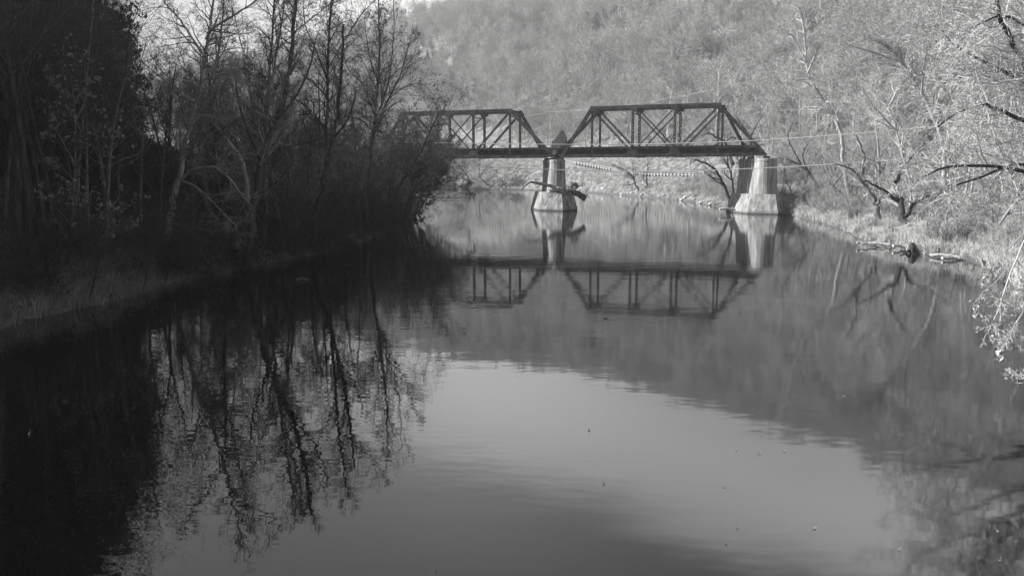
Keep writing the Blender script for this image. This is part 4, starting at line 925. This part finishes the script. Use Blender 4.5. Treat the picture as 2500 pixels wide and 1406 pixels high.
# ------------------------------------------------------------------ utility poles, wires and the white cables
def utility_pole(x, ytop, ybot, Y, label):
    b = at(x, ybot, Y); tp = at(x, ytop, Y); t = thing('utility_pole', label, 'utility pole', b)
    hgt = tp.z - b.z
    V, F = tubes([([(0, 0, -.5), (0, 0, hgt)], [.2, .13])], 8); link('pole', new_mesh('pole', V, [F], [M['pole']], [0]), t)
    link('crossarm', new_mesh('crossarm', *[[v] if False else v for v in (lambda g_: (g_[0], [g_[1]]))(box_geo(Vector((0, -.18, hgt - .8)), Vector((1.1, 0, 0)), Vector((0, .06, 0)), Vector((0, 0, .07))))], [M['pole']], [0]), t)
    for s in (-1, 0, 1):
        V, F = tubes([([(s * .95, -.18, hgt - .73), (s * .95, -.18, hgt - .5)], [.05, .07])], 6); link('insulator', new_mesh('insulator', V, [F], [M['zinc']], [0]), t)
    return Vector((b.x, b.y - .18, b.z + hgt - .5))
pA = utility_pole(1141, 277, 352, 430, 'pale utility pole seen through the left truss')
pB = utility_pole(1344, 270, 352, 340, 'pale utility pole above the river pier between the trusses')
pD = utility_pole(1940, 166, 260, 235, 'utility pole on the slope above the right pier')
pC = utility_pole(820, 330, 395, 500, 'utility pole far behind the left bank trees')
pE = utility_pole(2560, 120, 330, 190, 'utility pole beyond the right edge of the slope')
def wire_span(name, a, b, sag, r, m, label, group=None, n=14):
    P = []
    for i in range(n + 1):
        u = i / n; q = a.lerp(b, u); q.z -= sag * 4 * u * (1 - u); P.append(tuple(q - a))
    V, F = tubes([(P, [r] * (n + 1))], 5); o = thing(name, label, 'wire' if name != 'white_cable' else 'cable', a, 0, group, new_mesh(name, V, [F], [M[m]], [0])); return o
for k, (a, b) in enumerate(((pC, pA), (pA, pB), (pB, pD), (pD, pE))):
    for s in (-1, 0, 1):
        o = Vector((s * .95, 0, 0))
        wire_span('overhead_wire', a + o, b + o, 2.2, .022, 'wire', 'thin pale overhead wire strung between utility poles along the far slope', 'overhead wires on the far slope')
# the two white cables slung across the river in front of the bridge
def catenary_px(P, Y0, Y1):
    n = len(P); return [at(x, y, Y0 + (Y1 - Y0) * (x - P[0][0]) / (P[-1][0] - P[0][0])) for x, y in P]
for P, lb in (([(700, 335), (950, 346), (1220, 351.5), (1500, 353), (1700, 349), (1850, 343), (2000, 333), (2250, 312), (2560, 280)], 'upper white cable slung over the river in front of the trusses'),
              ([(700, 375), (950, 394), (1220, 409), (1500, 418.5), (1700, 417), (1850, 411), (2000, 403), (2250, 385), (2560, 355)], 'lower white cable slung over the river under the bridge deck')):
    q = smooth_line(catenary_px(P, 112, 98), 5); V, F = tubes([([tuple(p - q[0]) for p in q], [.048] * len(q))], 5)
    thing('white_cable', lb, 'cable', q[0], me=new_mesh('white_cable', V, [F], [M['cable']], [0]))
for (x, Y, lb) in ((700, 112, 'tall timber mast holding the white cables in the left wood'), (2560, 98, 'tall timber mast holding the white cables beyond the right edge')):
    tp = at(x, 325 if x < 1000 else 268, Y); gz = float(ground_z(tp.x, tp.y)[0]); t = thing('cable_mast', lb, 'mast', (tp.x, tp.y, gz))
    V, F = tubes([([(0, 0, -.5), (0, 0, tp.z - gz)], [.2, .14])], 8); link('pole', new_mesh('pole', V, [F], [M['bark_mid']], [0]), t)
    V, F = tubes([([(0, 0, tp.z - gz - .2), (2.2 if x < 1000 else -2.2, 1.5, 0)], [.02, .02])], 4); link('guy_wire', new_mesh('guy_wire', V, [F], [M['wire']], [0]), t)

# ------------------------------------------------------------------ guard rails along the road
def guard_rail(x0, x1, label):
    # find the run of the road edge between two photograph columns
    pts = []
    for i in range(len(RD) - 1):
        for k in range(10):
            p = RD[i].lerp(RD[i + 1], k / 10); a, b = RD[i], RD[i + 1]; tv = (b - a); tv.z = 0; tv.normalize(); nn = Vector((-tv.y, tv.x, 0)) * (-3.7); q = p + nn
            d = q.y * math.cos(PITCH) - (q.z - CAM_H) * math.sin(PITCH); sx = CX + FPX * q.x / d
            if x0 <= sx <= x1: pts.append(q)
    S = [0]; 
    for i in range(1, len(pts)): S.append(S[-1] + (pts[i] - pts[i - 1]).length)
    def along(s):
        for i in range(1, len(pts)):
            if S[i] >= s: return pts[i - 1].lerp(pts[i], (s - S[i - 1]) / (S[i] - S[i - 1] + 1e-6))
        return pts[-1]
    b0 = pts[len(pts) // 2]; t = thing('guard_rail', label, 'guard rail', b0); n = max(2, int(S[-1] / 2.5))
    vp, fp = box_geo(Vector((0, 0, .15)), Vector((.2, 0, 0)), Vector((0, .2, 0)), Vector((0, 0, .75))); mp_ = new_mesh('post', vp, [fp], [M['bark_dark']], [0])  # posts built thick and dark, taking in their shade on the beam
    for k in range(n):
        A = along(S[-1] * k / n); B = along(S[-1] * (k + 1) / n); tv = (B - A).normalized()
        # the W-beam: three folds
        nn = Vector((tv.y, -tv.x, 0)).normalized(); prof = [(0, .42), (.09, .5), (0, .585), (.09, .67), (0, .75)]; V = []
        A2 = A - tv * .06 * (-1); B2 = B - tv * .8  # beam stops short; the dark gap stands in for post shade
        for P in (A2, B2):
            for dx, z in prof: V.append(tuple(P + nn * (.14 + dx) + ZUP * z - b0))
        F = [(i, i + 1, i + 6, i + 5) for i in range(4)]
        link('shade_gapped_rail', new_mesh('shade_gapped_rail', V, [F], [M['zinc']], [0]), t)
        o = link('post', mp_, t, B - tv * .4 + nn * .05 - b0)
    return t
guard_rail(1400, 1492, 'white guard rail run, post shade built as dark gaps, climbing left of the muddy point')
guard_rail(1545, 1735, 'white guard rail, post shade built as dark gaps, on level road under the right truss')
guard_rail(1150, 1245, 'guard rail high on the road seen through the left truss')

# ------------------------------------------------------------------ driftwood, stones, stumps, floating things
rg = random.Random(44)
def log_thing(path, Y, r0, r1, name, label, cat, m='driftwood', dY=0, sides=8, wob=.3, stubs=0):
    P = trace(path, Y, dY); n = len(P); b = P[0]; pts = [tuple(p - b) for p in P]; rad = [r0 + (r1 - r0) * i / (n - 1) for i in range(n)]
    for i in range(1, n - 1): pts[i] = tuple(c + rg.gauss(0, rad[i] * wob) for c in pts[i])
    t = thing(name, label, cat, b)
    V, F = tubes([(pts, rad)], sides)
    caps = [tuple(range(sides))[::-1], tuple(range(len(V) - sides, len(V)))]
    link('stem', new_mesh('stem', V, [F, caps], [M[m]], [0, 0], False), t)
    if stubs:
        out = []; spawn(out, rg, pts, rad, [nrm(tuple(pts[min(i + 1, n - 1)][c] - pts[max(i - 1, 0)][c] for c in range(3))) for i in range(n)], 2.2, 2, CFH, k=stubs, t0=.3)
        V, F = tubes([(p, q) for p, q, l in out if l == 3] + [(p, q) for p, q, l in out if l > 3 and False], 4); link('branch_stubs', new_mesh('branch_stubs', V, [F], [M[m]], [0]), t)
    return t
YP = 124.2
log_thing([(1272, 463), (1283, 453), (1292, 446), (1302, 445), (1325, 450), (1350, 456), (1372, 464), (1385, 468)], YP + 1, .08, .32, 'drift_branch', 'long curved driftwood branch arching left from the river pier', 'driftwood', 'driftwood', 0, wob=.1)
log_thing([(1386, 461), (1400, 468), (1413, 475), (1430, 485)], YP - .6, .34, .46, 'drift_log', 'thick dark log with a cut end jutting right from the river pier', 'log', 'driftdark', -1, wob=.1)
log_thing([(1360, 461), (1375, 464), (1392, 463), (1404, 458)], YP - 1.2, .3, .2, 'drift_log', 'pale log lying across the river pier footing', 'log', 'driftwood', 0, wob=.2)
log_thing([(1362, 459), (1370, 468), (1376, 477)], YP - 2.4, .22, .12, 'drift_log', 'short pale log slanting down the middle of the pier footing', 'log', 'driftwood', 0, wob=.2)
log_thing([(1398, 455), (1404, 452), (1405, 459)], YP, .5, .3, 'root_wad', 'dark knot of roots on top of the driftwood on the pier', 'root', 'driftdark', 0, wob=.3, stubs=6)
sticks = []
for _ in range(150):
    c = Vector(at(rg.uniform(1352, 1404), 463 + abs(rg.gauss(0, 3.5)), YP + rg.uniform(-2.5, .3))); a = rg.uniform(0, 6.28); l = rg.uniform(.5, 2.2)
    d = Vector((math.cos(a), math.sin(a) * .6, rg.gauss(-.15, .3))).normalized() * l / 2
    mpt = Vector((rg.gauss(0, .12), rg.gauss(0, .12), rg.gauss(0, .12))); sticks.append(([tuple(c - d), tuple(c + mpt), tuple(c + d)], [rg.uniform(.03, .09), .05, .02]))
V, F = tubes(sticks, 4); o = link('driftwood_tangle', new_mesh('driftwood_tangle', V, [F], [M['driftwood']], [0])); o['kind'] = 'stuff'
for i, (p, lb) in enumerate((([(1352, 472), (1340, 485), (1328, 505)], 'thin stick sloping down the left of the pier footing'), ([(1338, 481), (1350, 479), (1364, 474)], 'thin stick lying level on the pier footing'), ([(1354, 492), (1361, 482), (1366, 474)], 'short stick hanging on the bright face of the footing'))):
    log_thing(p, YP - 3.0 - .3 * i, .04, .03, 'drift_stick', lb, 'stick', 'driftdark', 0, 5, .1)
# beside the right pier
log_thing([(1756, 511), (1775, 509), (1795, 513)], 119, .16, .12, 'drift_log', 'bleached log floating at the left foot of the right pier', 'log', 'white_bark', 0, wob=.1)
log_thing([(1762, 495), (1744, 502), (1752, 511), (1785, 515)], 119.5, .05, .04, 'drift_branch', 'bent dark branch looped beside the bleached log', 'driftwood', 'driftdark', 0, 5, .1)
# right bank drift line
for k, (x0, y0, x1, y1, lb) in enumerate([(2092, 592, 2160, 606, 'bleached stick bundle at the left end of the right bank drift line'), (2120, 594, 2200, 603, 'pale log behind the bleached stick bundle'), (2180, 600, 2240, 612, 'pale log running under the black stump'),
                                    (2270, 622, 2350, 628, 'bleached log at the water line right of the black stump'), (2280, 610, 2330, 622, 'short pale log leaning on the grass right of the stump'), (2300, 630, 2360, 636, 'lowest pale log at the right end of the drift line')]):
    b = gnd((x0 + x1) / 2, (y0 + y1) / 2 + 5); log_thing([(x0, y0), ((x0 + x1) / 2, (y0 + y1) / 2 - 2), (x1, y1)], b[1] + .6, .1, .06, 'drift_log', lb, 'log', 'bleached', rg.uniform(-1.5, .5), 7, .3, stubs=4)
def stump():
    b = Vector(at(2228, 618, 58.8)); t = thing('tree_stump', 'black rotten stump at the right bank water line', 'stump', b)
    out = []; P = [(0, 0, -.4), (.05, 0, .2), (-.05, 0, .5), (-.1, 0, .7)]; V, F = tubes([(P, [.5, .36, .26, .14])], 9); link('stem', new_mesh('stem', V, [F, [tuple(range(27, 36))]], [M['bark_dark']], [0, 0]), t)
    for k in range(9):
        a = rg.uniform(0, 6.28); out.append(([(0, 0, .1), (math.cos(a) * .4, math.sin(a) * .4, rg.uniform(0, .3)), (math.cos(a) * .8, math.sin(a) * .8, rg.uniform(-.3, .3))], [.16, .1, .03]))
    V, F = tubes(out, 5); link('roots', new_mesh('roots', V, [F], [M['bark_dark']], [0]), t)
stump()
# black root mass on the muddy point below the right truss
def point_mound():
    Y = gnd(1562, 478)[1]; b = at(1562, 474, Y); t = thing('root_mound', 'black undercut root mass on the point under the right truss', 'root', b); out = []
    for k in range(60):
        a = rg.uniform(0, 6.28); q = rg.uniform(.2, 2.6); out.append(([(rg.gauss(0, .8), rg.gauss(0, .6), rg.uniform(-.5, .5)), (math.cos(a) * q * .6, math.sin(a) * q * .4, rg.uniform(.2, 1.3)), (math.cos(a) * q, math.sin(a) * q * .6, rg.uniform(-.4, 1.6))], [.22, .15, .05]))
    V, F = tubes(out, 5); link('roots', new_mesh('roots', V, [F], [M['bark_dark']], [0]), t)
point_mound()
# stones along the far shore: one shape in a few sizes
def rock_mesh(seed, s=(1, .8, .55)):
    import bmesh
    bm = bmesh.new(); bmesh.ops.create_icosphere(bm, subdivisions=1, radius=1); r = random.Random(seed)
    for v in bm.verts: v.co = Vector((v.co.x * s[0], v.co.y * s[1], v.co.z * s[2])) * r.uniform(.75, 1.15)
    me = bpy.data.meshes.new('shore_stone'); bm.to_mesh(me); bm.free(); me.materials.append(M['rock']); return me
RM = [rock_mesh(i) for i in range(5)]
for k in range(110):
    x = rg.uniform(1100, 1345) if k < 80 else rg.uniform(1400, 1760); sh = np.interp(x, [1080, 1200, 1270, 1340, 1400, 1450, 1500, 1560, 1600, 1650, 1700, 1750, 1800], [464, 463.5, 464, 466, 469, 471.5, 475, 481, 484, 489, 495, 505, 514])
    p = gnd(x, sh - rg.uniform(0, 1.3)); s = rg.uniform(.25, .95)
    o = thing('shore_stone', 'pale stone lying in the line of stones along the far shore', 'stone', (p[0], p[1], max(float(ground_z(*p)[0]), 0) + .1 * s), rg.uniform(0, 6), 'stones along the far shore', RM[k % 5]); o.scale = (s, s, s)
# floating leaves and specks
def float_leaf(x, y, s, m, label, group=None):
    p = gnd(x, y, .01); t = thing('floating_leaf', label, 'leaf', (p[0], p[1], .012), rg.uniform(0, 6), group)
    V = [(s * math.cos(a) * (1 if k % 2 else .62), s * .8 * math.sin(a) * (1 if k % 2 else .62), .2 * s * (k % 2)) for k, a in enumerate(np.linspace(0, 6.28, 11)[:-1])] + [(0, 0, -.004)]
    link('blade', new_mesh('blade', V, [[(k, (k + 1) % 10, 10) for k in range(10)]], [M[m]], [0]), t)
    V, F = tubes([([(0, 0, 0), (s * 1.2, 0, .02), (s * 1.6, .02, .05)], [.004, .003, .002])], 4); link('stalk', new_mesh('stalk', V, [F], [M[m]], [0]), t)
for x, y in [(1860, 1061), (1798, 1097), (1915, 1100), (1855, 1106), (1474, 1180), (1770, 1187), (1802, 1286), (1772, 1325), (2262, 898), (2195, 755), (2222, 760), (2190, 772), (2350, 725), (2435, 1297), (2195, 1340), (1065, 1390), (2058, 968), (2440, 1368), (1990, 1288)]:
    float_leaf(x, y, rg.uniform(.012, .03) * (gnd(x, y)[1] / 12) ** .6, 'leaf_pale', 'small pale leaf drifting on the open water', 'pale leaves drifting on the river')
float_leaf(1438, 1049, .04, 'bark_dark', 'single dark leaf floating in the bright mid river reflection')
float_leaf(1478, 777, .12, 'bark_dark', 'dark leaf floating below the mirrored right truss')
log_thing([(722, 684), (737, 682), (752, 683)], gnd(737, 684)[1], .1, .07, 'floating_log', 'short dark log floating beside the left bank reflections', 'log', 'driftdark', 0, 7, .2)
# pale rock outcrop on the slope between the trusses
def outcrop():
    Y = hit(1366, 262, 150); p = at(1366, 262, Y); t = thing('rock_outcrop', 'pale upright rock outcrop on the wooded slope between the trusses', 'rock', p)
    for k, (dx, dz, s) in enumerate(((0, 0, 1.6), (.8, 2.0, 1.3), (.3, 4.2, 1.1))):
        o = link('rock', rock_mesh(60 + k, (.9, .8, 1.5)), t, (dx, -1.5, dz)); o.scale = (s, s, s)
outcrop()



# ------------------------------------------------------------------ thin autumn haze over the whole valley
def haze():
    z0, z1 = float(GZ.min()) - 1.5, float(GZ.max()) + 24; x0, x1, y0, y1 = -930, 930, -430, 1240
    V = [(x, y, z) for z in (z0, z1) for x, y in ((x0, y0), (x1, y0), (x1, y1), (x0, y1))]
    m = bpy.data.materials.new('haze_air'); m.use_nodes = True; t = m.node_tree
    for n in list(t.nodes):
        if n.type != 'OUTPUT_MATERIAL': t.nodes.remove(n)
    pv = t.nodes.new('ShaderNodeVolumePrincipled'); pv.inputs['Color'].default_value = (.97, .97, .97, 1); pv.inputs['Density'].default_value = .00040; pv.inputs['Anisotropy'].default_value = .2
    t.links.new(pv.outputs[0], [n for n in t.nodes if n.type == 'OUTPUT_MATERIAL'][0].inputs['Volume'])
    o = link('haze', new_mesh('haze', V, [[(3, 2, 1, 0), (4, 5, 6, 7), (0, 1, 5, 4), (1, 2, 6, 5), (2, 3, 7, 6), (3, 0, 4, 7)]], [m], [0])); o['kind'] = 'stuff'
haze()
